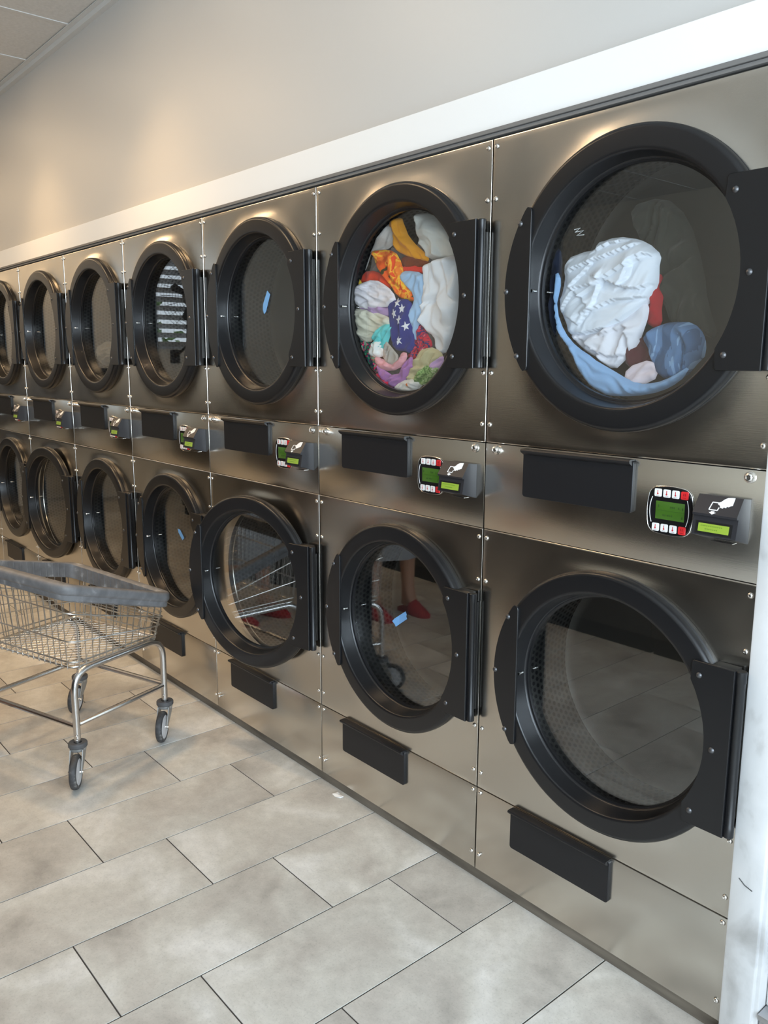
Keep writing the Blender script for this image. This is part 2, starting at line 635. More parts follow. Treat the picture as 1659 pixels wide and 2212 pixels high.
def panel_with_hole(x0, x1, z0, z1, cx, cz, rh, seg=96, rings=16):
    """pressed steel front: flat sheet that swells gently towards the door opening, folded back at its edges"""
    b = MB()
    vs, fs = [], []
    e = .0025
    angs = [2 * PI * i / seg for i in range(seg)]
    # make sure the corners are hit
    for px, pz in ((x0, z0), (x1, z0), (x0, z1), (x1, z1)):
        a = math.atan2(pz - cz, px - cx) % (2 * PI)
        i = min(range(len(angs)), key=lambda q: abs(angs[q] - a))
        angs[i] = a
    def bd(a):
        c, s = math.cos(a), math.sin(a)
        t = 1e9
        if c > 1e-9: t = min(t, (x1 - cx) / c)
        if c < -1e-9: t = min(t, (x0 - cx) / c)
        if s > 1e-9: t = min(t, (z1 - cz) / s)
        if s < -1e-9: t = min(t, (z0 - cz) / s)
        return t
    def dy(r, edge):
        w = min(1.0, edge / .06)
        return -.0085 * math.exp(-((r - .31) / .052) ** 2) * (w * w * (3 - 2 * w)) if r > .31 else -.0085 * (w * w * (3 - 2 * w))
    n = len(angs)
    for k in range(rings + 1):
        t = (k / rings) ** 1.15
        for a in angs:
            B = bd(a)
            r = rh + (B - rh) * t
            x, z = cx + r * math.cos(a), cz + r * math.sin(a)
            vs.append((x, dy(r, B - r) if k < rings else 0, z))
    for k in range(rings):
        for i in range(n):
            j = (i + 1) % n
            fs.append((k * n + i, k * n + j, (k + 1) * n + j, (k + 1) * n + i))
    # folded outer edge: small round then return flange
    o = len(vs)
    def ins(a, d, y):
        B = bd(a)
        x, z = cx + B * math.cos(a), cz + B * math.sin(a)
        ox = x + .55 * (d if abs(x - x1) < 1e-5 else (-d if abs(x - x0) < 1e-5 else 0))
        oz = z + (d if abs(z - z1) < 1e-5 else (-d if abs(z - z0) < 1e-5 else 0))
        return (ox, y, oz)
    base = rings * n
    prev = base
    for d, y in ((.0024, .0003), (.0036, .0012), (.0040, .0030), (.0041, .014)):
        st = len(vs)
        vs += [ins(a, d, y) for a in angs]
        for i in range(n):
            j = (i + 1) % n
            fs.append((prev + i, prev + j, st + j, st + i))
        prev = st
    # rolled inner edge of the opening
    st = len(vs)
    vs += [(cx + (rh - .001) * math.cos(a), .012, cz + (rh - .001) * math.sin(a)) for a in angs]
    for i in range(n):
        j = (i + 1) % n
        fs.append((i, j, st + j, st + i))
    return b.add(vs, fs)


def flat_panel(x0, x1, z0, z1):
    return MB().box(x0 - .0022, x1 + .0022, 0, .014, z0 - .0041, z1 + .0041, .0013)


INX0, INX1 = .0034, DW - .0004
pg = .0050
up_b = panel_with_hole(INX0, INX1, ZA + pg, ZT - .004, CX, ZU, .292)
lo_b = panel_with_hole(INX0, INX1, ZC1 + pg, ZB - pg, CX, ZL, .292)

dryer = empty('stacked_dryer', (0, 0, 0))
up_b.build('upper_panel', STEEL, dryer, smooth=30)
lo_b.build('lower_panel', STEEL, dryer, smooth=30)
flat_panel(INX0, INX1, ZB + pg, ZA - pg).build('control_panel', STEEL, dryer)
flat_panel(INX0, INX1, ZF + .004, ZC1 - pg).build('lint_panel', STEEL, dryer)
cab = MB()
cab.box(.0015, .004, .014, .75, ZF, ZT).box(DW - .003, DW - .0005, .014, .75, ZF, ZT)
cab.box(.004, DW - .003, .014, .75, ZT - .006, ZT).box(.004, DW - .003, .014, .75, ZF, ZF + .006)
cab.box(.004, DW - .003, .744, .75, ZF + .006, ZT - .006)
for zz in (ZA, ZB, ZC1):
    cab.box(.004, DW - .003, .0145, .40, zz - .006, zz + .006)
cab.build('cabinet', DARK_IN, dryer, smooth=0)

# screws
sm_ = MB().lathe([(.0, -.0040), (.0022, -.0040), (.0026, -.0028), (.0030, -.0042), (.0052, -.0034), (.0066, -.0012), (.0068, 0)], seg=16).mesh('screw', SCREW, smooth=50)
for z in SCREW_ROWS:
    for x in (.0135, DW - .0115):
        put('screw', sm_, dryer, (x, -.0005, z))
lb = MB()
lb.lathe([(.0, -.010), (.0035, -.010), (.004, -.006), (.0055, -.011), (.0085, -.0095), (.0095, -.006), (.0125, -.005), (.013, 0)], seg=20)
lbm = lb.mesh('lock_bolt', SCREW, smooth=40)
for x in (.041, DW - .033):
    put('lock_bolt', lbm, dryer, (x, -.0005, 1.3515))


# black plates with a folded pull lip on top
def pull_plate(name, x0, x1, z0, z1, zl):
    b = MB()
    b.prism(rrect(x0, x1, z0, z1, .009, 4), -.011, -.0003, 'xz', ease=.0012)
    b.prism([(-.0085, z1 - .014), (-.0115, z1 - .014), (-.0235, zl - .009), (-.0255, zl - .004), (-.0235, zl - .0005), (-.018, zl), (-.001, zl),
             (-.001, zl - .003), (-.016, zl - .004)], x0 + .001, x1 - .003, 'yz')
    return b.build(name, PLATE, dryer, smooth=40)


pull_plate('instruction_plate', .146, .484, 1.2345, 1.362, 1.3645)
pull_plate('lint_door_plate', .143, .480, .195, .3165, .3185)

# control keypad
KX, KZ = .5805, 1.2532


def bulged(w, h, bw, bh, r=.014, n=8):
    """rounded rectangle with outward-bowed sides"""
    pts = []
    base = rrect(-w / 2, w / 2, -h / 2, h / 2, r, 4)
    # resample sides
    out = []
    for i in range(len(base)):
        a, b = Vector(base[i]), Vector(base[(i + 1) % len(base)])
        m = max(1, int((b - a).length / .01))
        for j in range(m):
            out.append(a + (b - a) * j / m)
    for p in out:
        u, v = p.x / (w / 2), p.y / (h / 2)
        pts.append((p.x + bw * (1 - v * v) * u, p.y + bh * (1 - u * u) * v))
    return pts


kp = MB().prism([(KX + a, KZ + c) for a, c in bulged(.099, .100, .0075, .006)], -.006, -.0003, 'xz', ease=.0015).build('keypad', KEYPAD, dryer)
tr = MB()
for s in (-1, 1):
    arc = [(KX + s * (.0440 + .0055 * (1 - t * t)), -.0064, KZ + .030 * t) for t in [i / 6 - 1 for i in range(13)]]
    tr.tube(arc, .0008, 5)
    tr.tube([(KX + s * .044, -.0064, KZ + z) for z in (-.030, -.0301)], .0008, 5)
tr.build('keypad_trim', WHITE_MARK, kp)['kind'] = 'stuff'
oc = [(KX + a, -.0030, KZ + c) for a, c in bulged(.1012, .1022, .0075, .006)]
MB().tube(oc, .0011, 5, closed=True).build('keypad_rim', SCREW, kp)
MB().box(KX - .034, KX + .039, -.0068, -.0055, KZ - .0205, KZ + .0215, .0003).build('display_screen', LCD, kp)
ink = MB()
ink.box(KX - .031, KX + .037, -.0070, -.0067, KZ + .0000, KZ + .0007)
for k, (cx_, cz_) in enumerate([(.004, .0095), (.0085, .0095), (.013, .0095), (.0245, .0095), (-.014, -.0105), (-.0095, -.0105), (-.002, -.0105), (.0025, -.0105), (.008, -.0105), (.034, .0085), (.034, -.012), (-.027, .010)]):
    h = .0042 if k < 9 else .006
    ink.box(KX + cx_ - .0014, KX + cx_ + .0014, -.0070, -.0067, KZ + cz_ - h / 2, KZ + cz_ + h / 2)
ink.build('display_text', LCD_INK, kp, smooth=0)
btn = MB().prism(rrect(-.0092, .0092, -.0093, .0093, .003, 3), -.0024, 0, 'xz', ease=.0008)
bw_, br_ = btn.mesh('keypad_button', WHITE_BTN), btn.mesh('keypad_button', RED_BTN)
sym = MB()
for row, (zb, sk) in enumerate(((.0407, .0010), (-.0405, -.0010))):
    for i in range(4):
        bx = KX - .0310 + i * .0224 + (.0012 if row == 0 else -.0005)
        bz = KZ + zb
        b_ = put('keypad_button', br_ if i == 3 else bw_, kp, (bx, -.0058, bz))
        if i == 3:
            b_['label'] = 'red button'
            sym2 = MB().box(bx - .0027, bx - .0012, -.00855, -.0080, bz - .001, bz + .005).box(bx + .0012, bx + .0027, -.00855, -.0080, bz - .001, bz + .005) \
                .box(bx - .0040, bx + .0040, -.00855, -.0080, bz - .0055, bz - .0042)
            sym2.build('pause_symbol', mat('dark_red_%d' % row, srgb(140, 15, 25), .5), kp, smooth=0)
        else:
            sym.box(bx - .0008, bx + .0008, -.0086, -.0080, bz - .001, bz + .0062)
            sym.prism([(bx + .0021 * math.cos(q * PI / 5), bz - .0022 + .0021 * math.sin(q * PI / 5)) for q in range(10)], -.0086, -.0080)
sym.build('thermometer_symbol', RED_MARK, kp, smooth=0)['kind'] = 'stuff'
# faint captions under the symbols
cap = MB()
for row, zb in enumerate((.0407, -.0405)):
    for i in range(3):
        bx = KX - .0310 + i * .0224 + (.0012 if row == 0 else -.0005)
        cap.box(bx - .0045, bx + .0045, -.00845, -.0080, KZ + zb - .0070, KZ + zb - .0060)
cap.build('button_caption', mat('caption_grey', (.40, .36, .36), .6), kp, smooth=0)['kind'] = 'stuff'

# card reader: wedge housing with a sloping face, overhung slot and lime display
RX0, RX1 = .6675, .7680
prof = [(-.0003, 1.3040), (-.034, 1.3085), (-.0585, 1.2705), (-.0575, 1.2655), (-.0510, 1.2650), (-.0580, 1.2225), (-.0003, 1.2065)]
rd = MB().prism(prof, RX0, RX1, 'yz').build('card_reader', READER, dryer, smooth=25)


def on_slope(u, v, off):
    """point on the reader's sloping upper face; u,v in 0..1 from its top left"""
    a, c = Vector((-.034, 1.3085)), Vector((-.0585, 1.2705))
    p = a + (c - a) * v
    nrm = Vector((-(a.y - c.y), (a.x - c.x) * -1)).normalized()
    nrm = Vector((-.841, .541))
    p = p + nrm * off
    return (RX0 + (RX1 - RX0) * u, p.x, p.y)


def slope_poly(b, pts, t=.0006):
    n = len(pts)
    vs = [on_slope(u, v, t) for u, v in pts] + [on_slope(u, v, -.0004) for u, v in pts]
    fs = [tuple(range(n)), tuple(range(2 * n - 1, n - 1, -1))] + [(i, (i + 1) % n, n + (i + 1) % n, n + i) for i in range(n)]
    b.add(vs, fs)


def slope_line(b, pts, w=.011):
    for (u0, v0), (u1, v1) in zip(pts[:-1], pts[1:]):
        d = Vector((u1 - u0, (v1 - v0) * .45)).normalized()
        nx, ny = -d.y * w, d.x * w / .45
        slope_poly(b, [(u0 - nx, v0 - ny), (u1 - nx, v1 - ny), (u1 + nx, v1 + ny), (u0 + nx, v0 + ny)])


hs = MB()
# hand: cuff, back of the hand, thumb and two finger tips holding the card corner
slope_poly(hs, [(.74, .03), (.82, .02), (.82, .42), (.78, .45), (.74, .52), (.70, .50), (.70, .58), (.64, .56), (.63, .62), (.57, .60), (.55, .50),
                (.50, .44), (.49, .36), (.55, .30), (.60, .16), (.67, .05)])
slope_line(hs, [(.545, .36), (.37, .36), (.34, .76), (.53, .76), (.545, .60)], .010)
slope_poly(hs, [(.40, .83), (.48, .83), (.48, .89), (.52, .89), (.44, 1.0), (.36, .89), (.40, .89)])
hs.build('hand_card_symbol', WHITE_MARK, rd, smooth=0)
# a slim bezel and display on the lower face
a_, c_ = Vector((-.0510, 1.2650)), Vector((-.0580, 1.2225))


def low_face(v, off):
    p = a_ + (c_ - a_) * v
    return p.x - off, p.y


def face_box(name, u0, u1, v0, v1, off, m, par):
    b = MB()
    (y0, z0), (y1, z1), (y2, z2), (y3, z3) = low_face(v0, off), low_face(v1, off), low_face(v1, -.001), low_face(v0, -.001)
    b.prism([(y0, z0), (y1, z1), (y2, z2), (y3, z3)], u0, u1, 'yz')
    return b.build(name, m, par, smooth=0)


face_box('screen_bezel', RX0 + .008, RX1 - .010, .28, .92, .0010, KEYPAD, rd)
face_box('reader_screen', RX0 + .0145, RX1 - .0165, .38, .80, .0016, LCD2, rd)
tx = MB()
for r_, v in enumerate((.50, .66)):
    for i in range(12 if r_ == 0 else 7):
        x = RX0 + .020 + (i + r_ * 2.5) * .0042
        y, z = low_face(v, .0018)
        tx.box(x, x + .0028, y, y + .0004, z - .0012, z + .0012)
tx.build('reader_text', mat('lime_ink', srgb(110, 140, 45), .4), rd, smooth=0)
MB().box(RX0 + .03, RX1 - .02, -.030, -.010, 1.206, 1.2075).build('reader_tray', SCREW, rd, smooth=0)


# doors: ring, glass, plates, rivets; local origin = hinge axis
def make_door(zc):
    dx, dz, y0 = CX - HX, 0, -HY        # door centre and panel plane seen from the hinge axis
    b = MB()
    prof = [(.300, -.003), (.338, -.003), (.3430, -.005), (.3440, -.013), (.3410, -.0155), (.3410, -.0180), (.3440, -.0205), (.3430, -.0290),
            (.3400, -.0335), (.3360, -.0362), (.3310, -.0378), (.2950, -.0380), (.2895, -.0372), (.2865, -.0350), (.2848, -.0310), (.2790, .0040),
            (.2780, .0085), (.2755, .0100), (.2740, .0140), (.2690, .0155), (.2690, .0260), (.2870, .0260), (.2872, .0000)]
    b.lathe(prof, (dx, y0, dz), 'y', 96, closed=True)
    d = b.build('door', BLACK, dryer, smooth=40, loc=(HX, HY, zc))
    wn = d.modifiers.new('weighted', 'WEIGHTED_NORMAL')
    wn.keep_sharp = True
    wn.weight = 100
    MB().lathe([(0, .0180), (.2735, .0180), (.2735, .0225), (0, .0225)], (dx, y0, dz), 'y', 72).build('glass_pane', GLASS, d, smooth=30)
    # handle plate: segment of the ring
    pts = []
    rr, ch = .3450, -.263
    for i in range(25):
        a = PI - R(34.5) + R(69) * i / 24
        pts.append((dx + rr * math.cos(a), rr * math.sin(a)))
    x1 = dx + ch
    zz = .190
    pts += [(x1 - .014, -.2025), (x1 - .005, -.2005), (x1 - .001, -.1955), (x1, -zz), (x1, zz), (x1 - .001, .1955), (x1 - .005, .2005), (x1 - .014, .2025)]
    MB().prism(pts, y0 - .0440, y0 - .0372, 'xz', ease=.0012).build('handle_plate', BLACK, d)
    # hinge plate and its folded side
    pl = [(dx + .2515, .1970), (dx + .3470, .1970), (dx + .3470, -.1970), (dx + .2515, -.1970), (dx + .2475, -.193), (dx + .2475, -.1520)]
    for i in range(13):
        a = R(-31.5) + R(63) * i / 12
        pl.append((dx + .2905 * math.cos(a), .2905 * math.sin(a)))
    pl += [(dx + .2475, .1520), (dx + .2475, .193)]
    hp = MB().prism(pl, y0 - .0445, y0 - .0372, 'xz', ease=.0015)
    hp.box(dx + .292, dx + .3440, y0 - .0380, y0 - .0050, -.1965, .1965, .001)
    hp.build('hinge_plate', BLACK, d)
    hb = MB()
    hb.lathe([(0, -.196), (.0105, -.196), (.0120, -.1945), (.0120, -.170), (.0108, -.168), (.0108, .168), (.0120, .170), (.0120, .1945), (.0105, .196), (0, .196)],
             (-.0035, 0, 0), 'z', 20)
    hb.box(-.0145, -.0045, .0, .026, -.165, .165)
    hb.build('hinge_barrel', BLACK, d)
    rv = MB().lathe([(0, -.0052), (.0035, -.0046), (.0062, -.0028), (.0075, 0)], seg=16).mesh('rivet', RIVET, smooth=60)
    for sx, xx, x0_ in ((-1, .298, .343), (1, .266, .308)):
        for x, z in ((sx * xx, .1645), (sx * x0_ * (1 if sx > 0 else 1), 0), (sx * xx, -.1645)):
            put('rivet', rv, d, (dx + x * (1 if abs(x) < .34 else .99), y0 - .0438, z))
    lp = MB().lathe([(0, -.016), (.004, -.015), (.0055, -.011), (.0035, -.009), (.0035, .004)], (dx - .2745, y0 - .006, .0), 'y', 12)
    lp.build('latch_pin', CHROME, d)
    return d


def make_drum(zc):
    RD, y0, y1 = .312, .020, .250
    b = MB()
    nc = 104
    rows = 13
    ps = 2 * PI * RD / nc
    pa = ps * math.sqrt(3) / 2
    hr = ps * .34
    s = ps / math.sqrt(3)
    for j in range(rows):
        yc = y0 + .016 + j * (y1 - y0 - .026) / (rows - 1)
        sy = (y1 - y0 - .026) / (rows - 1) / pa
        for i in range(nc):
            a0 = (i + .5 * (j % 2)) * ps / RD
            o, q = [], []
            for k in range(6):
                t = PI / 6 + k * PI / 3
                for lst, rad in ((o, s), (q, hr)):
                    u, w = rad * math.cos(t), rad * math.sin(t) * sy
                    a = a0 + u / RD
                    lst.append((CX + RD * math.cos(a), yc + w, zc + RD * math.sin(a)))
            b.add(o + q, [(k, (k + 1) % 6, 6 + (k + 1) % 6, 6 + k) for k in range(6)])
    b.lathe([(RD, y0), (RD, y0 + .012)], (CX, 0, zc), 'y', nc)
    dr = b.build('drum', DRUM, dryer, smooth=60, recalc=False)
    MB().lathe([(0, y1 - .003), (.285, y1 - .003), (.300, y1 - .007), (.3105, y1 - .014), (.3105, y1), (0, y1)], (CX, 0, zc), 'y', 64).build('drum_back', DRUMBACK, dr)
    MB().lathe([(.330, .0125), (.330, y1 + .02), (.335, y1 + .02), (.335, .0125)], (CX, 0, zc), 'y', 64, closed=True).build('drum_shell', DARK_IN, dr)
    MB().lathe([(.329, .0135), (.312, .0135), (.2995, .0130), (.2955, .0080), (.2915, .0090), (.2900, .0140), (.2940, .0185), (.3125, .0200), (.329, .0200)], (CX, 0, zc), 'y', 96, closed=True).build('drum_lip', LIP, dr)
    return dr


make_door(ZU).name = 'door'
make_door(ZL)
make_drum(ZU)
make_drum(ZL)

idx = child_index()
DRYERS = [dryer]
for n in range(1, 8):
    c = copy_tree(dryer, None, idx)
    c.location = (-.8 * n, 0, 0)
    DRYERS.append(c)
LABELS = [
    'stainless dryer beside the white door frame, white and blue bundle in its upper drum',
    'stainless dryer with a colourful load in its upper drum, blue tape on its lower glass',
    'stacked stainless dryer with blue tape on its upper glass and its lower door hanging ajar',
    'stacked stainless dryer with the bright window blind mirrored in its upper door glass',
    'stainless dryer behind the cart, small grey rag in its upper drum, both doors shut',
    'stainless dryer behind the cart with its lower door slightly ajar',
    'stainless dryer partly cut off by the left edge, behind the cart',
    'last stainless dryer of the row, only a sliver of it at the left edge',
]
for d, lab in zip(DRYERS, LABELS):
    tag(d, lab, 'dryer', 'stacked dryers along the wall')


def door_of(d, lower):
    ds = [c for c in d.children if c.name.startswith('door')]
    ds.sort(key=lambda o: o.location.z)
    return ds[0] if lower else ds[-1]


for d, ang in ((DRYERS[2], 10.5), (DRYERS[5], 5.0)):
    dd = door_of(d, True)
    dd.rotation_euler = (0, 0, R(ang))
    dd['label'] = 'door standing ajar'
# tilt added to the second dryer's lower pane to move its mirror image
for ch in door_of(DRYERS[1], True).children:
    if ch.name.startswith('glass_pane'):
        cv = Vector((CX - HX, -HY + .004, 0))
        ch.matrix_local = Matrix.Translation(cv) @ Matrix.Rotation(R(-1.2), 4, 'Z') @ Matrix.Translation(-Vector((CX - HX, -HY, 0)))

# ---------------------------------------------------------------- laundry: closed, creased cloth lumps with real thickness
def seg_dist(px, pz, a, b):
    dx, dz = b[0] - a[0], b[1] - a[1]
    l2 = dx * dx + dz * dz or 1e-12
    t = max(0, min(1, ((px - a[0]) * dx + (pz - a[1]) * dz) / l2))
    qx, qz = a[0] + dx * t, a[1] + dz * t
    side = dx * (pz - a[1]) - dz * (px - a[0])
    return math.hypot(px - qx, pz - qz), (1 if side > 0 else -1), t


def smooth_outline(pts, it=2):
    for _ in range(it):
        out = []
        for i in range(len(pts)):
            a, b = pts[i], pts[(i + 1) % len(pts)]
            out.append((a[0] * .75 + b[0] * .25, a[1] * .75 + b[1] * .25))
            out.append((a[0] * .25 + b[0] * .75, a[1] * .25 + b[1] * .75))
        pts = out
    return pts


def inside(pts, x, z):
    r = False
    j = len(pts) - 1
    for i in range(len(pts)):
        (xi, zi), (xj, zj) = pts[i], pts[j]
        if (zi > z) != (zj > z) and x < (xj - xi) * (z - zi) / (zj - zi) + xi:
            r = not r
        j = i
    return r


def cloth(name, pts, y0, m, label, cat, group, T=.020, edge=.03, wr=0.013, ang=0, fx=10, fz=40, seed=0, creases=(), step=.0050, it=1, back=.2, grow=.004):
    out = smooth_outline([tuple(p) for p in pts], it)
    # slight ragged edge
    mx_ = sum(p[0] for p in out) / len(out)
    mz_ = sum(p[1] for p in out) / len(out)
    rag = []
    for x, z in out:
        v = Vector((x - mx_, z - mz_))
        k = grow + .0045 * noise.noise(Vector((x * 60, z * 60, seed * 5.0)))
        v = v + v.normalized() * k
        rag.append((mx_ + v.x, mz_ + v.y))
    out = rag
    # keep it inside the drum
    dcx = -.8 * round((.437 - sum(p[0] for p in out) / len(out)) / .8) + .437
    fit = []
    for x, z in out:
        v = Vector((x - dcx, z - 1.771))
        if v.length > .297:
            v = v.normalized() * .297
        fit.append((dcx + v.x, 1.771 + v.y))
    out = fit
    out2 = []
    for i in range(len(out)):
        a, b = Vector(out[i]), Vector(out[(i + 1) % len(out)])
        k = max(1, int((b - a).length / step))
        for j in range(k):
            out2.append(tuple(a + (b - a) * j / k))
    xs, zs = [p[0] for p in out2], [p[1] for p in out2]
    P = [Vector(p) for p in out2]
    nb = len(P)
    rr = random.Random(seed)
    x = min(xs) + step / 2
    row = 0
    cand = []
    while x < max(xs):
        z = min(zs) + (step / 2 if row % 2 else step)
        while z < max(zs):
            if inside(out2, x, z):
                dmin = min(seg_dist(x, z, out2[i], out2[(i + 1) % nb])[0] for i in range(0, nb))
                if dmin > step * .55:
                    cand.append((x, z))
            z += step
        x += step * .87
        row += 1
    P += [Vector(c) for c in cand]
    r = delaunay_2d_cdt([Vector((p[0], p[1])) for p in P], [(i, (i + 1) % nb) for i in range(nb)], [], 0, 1e-5)
    V = r[0]
    F = [f for f in r[2] if inside(out2, sum(V[i].x for i in f) / 3, sum(V[i].y for i in f) / 3)]
    ca, sa = math.cos(R(ang)), math.sin(R(ang))
    vs, bs = [], []
    for v in V:
        px, pz = v.x, v.y
        d = min(seg_dist(px, pz, out2[i], out2[(i + 1) % nb])[0] for i in range(nb))
        w = min(d / edge, 1)
        h = T * math.sqrt(max(0, 1 - (1 - w) ** 2))
        u, q = px * ca + pz * sa, -px * sa + pz * ca
        wz = noise.noise(Vector((px * 14, pz * 14, seed * 3.1))) * .35
        n1 = noise.noise(Vector((u * fx + wz, q * fz + wz * 4, seed * 7.7)))
        n2 = noise.noise(Vector((u * fx * 2.1 + 9, q * fz * 1.9 + wz * 6, seed * 7.7 + 3)))
        # overlapping folds: slow rise, sharp drop
        sw = q * fz * .55 + 1.6 * noise.noise(Vector((px * 9, pz * 9, seed * 1.7))) + .35 * n1
        sw -= math.floor(sw)
        saw = sw / .8 if sw < .8 else (1 - sw) / .2
        msk = max(0, min(1, .5 + 1.6 * noise.noise(Vector((px * 8 + 4, pz * 8, seed * 2.3)))))
        f = (1 - abs(n1) * 2.2) * .45 + (1 - abs(n2) * 2.2) * .2 + saw * .85 * msk
        fade = min(1, d / .012)
        h += wr * (f - .35) * fade
        for cr in creases:
            line, amp, wd = cr
            best = None
            for a, b in zip(line[:-1], line[1:]):
                s = seg_dist(px, pz, a, b)
                if best is None or s[0] < best[0]:
                    best = s
            dd, sd, t = best
            # a fold: proud on one side, tucked on the other
            if sd > 0:
                h += amp * math.exp(-dd / (wd * 1.3)) * fade
            else:
                h -= .55 * amp * math.exp(-dd / (wd * .55)) * fade
        vs.append((px, h, pz))
        bs.append(w)
    hm = max(v[1] for v in vs)
    yf = max(.0250, y0 - (hm - sum(v[1] for v in vs) / len(vs)))
    bs = [(v[0], min(yf + hm + T * back * w, .238) + .003, v[2]) for v, w in zip(vs, bs)]
    vs = [(x, min(yf + hm - h, .236), z) for x, h, z in vs]
    n = len(vs)
    fs = [tuple(f) for f in F] + [tuple(n + i for i in reversed(f)) for f in F]
    # join front and back along the outline
    edges = {}
    for f in F:
        for i in range(len(f)):
            e = (f[i], f[(i + 1) % len(f)])
            edges[e] = 1
    for (a, b) in list(edges):
        if (b, a) not in edges:
            fs.append((b, a, n + a, n + b))
    mb = MB().add(vs, fs)
    o = mb.build(name, m, smooth=0)
    o.data.shade_smooth()
    tag(o, label, cat, group)
    return o, (V, vs)


def fabric(name, c, rough=.85, weave=.12):
    m = mat(name, c, rough, spec=.25)
    b = bsdf(m)
    b.inputs['Sheen Weight'].default_value = .12
    tc = N(m, 'ShaderNodeTexCoord')
    nz = N(m, 'ShaderNodeTexNoise')
    nz.inputs['Scale'].default_value = 260
    L(m, tc.outputs['Object'], nz.inputs['Vector'])
    bp = N(m, 'ShaderNodeBump')
    bp.inputs['Strength'].default_value = weave
    bp.inputs['Distance'].default_value = .001
    L(m, nz.outputs['Fac'], bp.inputs['Height'])
    L(m, bp.outputs[0], b.inputs['Normal'])
    return m


def print_fabric(name, scale, stops, detail=2, dist=1.2, stretch=(1, 1, 1)):
    m = mat(name, (.5, .5, .5), .85, spec=.25)
    _, nz, cr, mp = noise_color(m, scale, stops, detail=detail, stretch=stretch, dist=dist)
    cr.color_ramp.interpolation = 'CONSTANT'
    return m


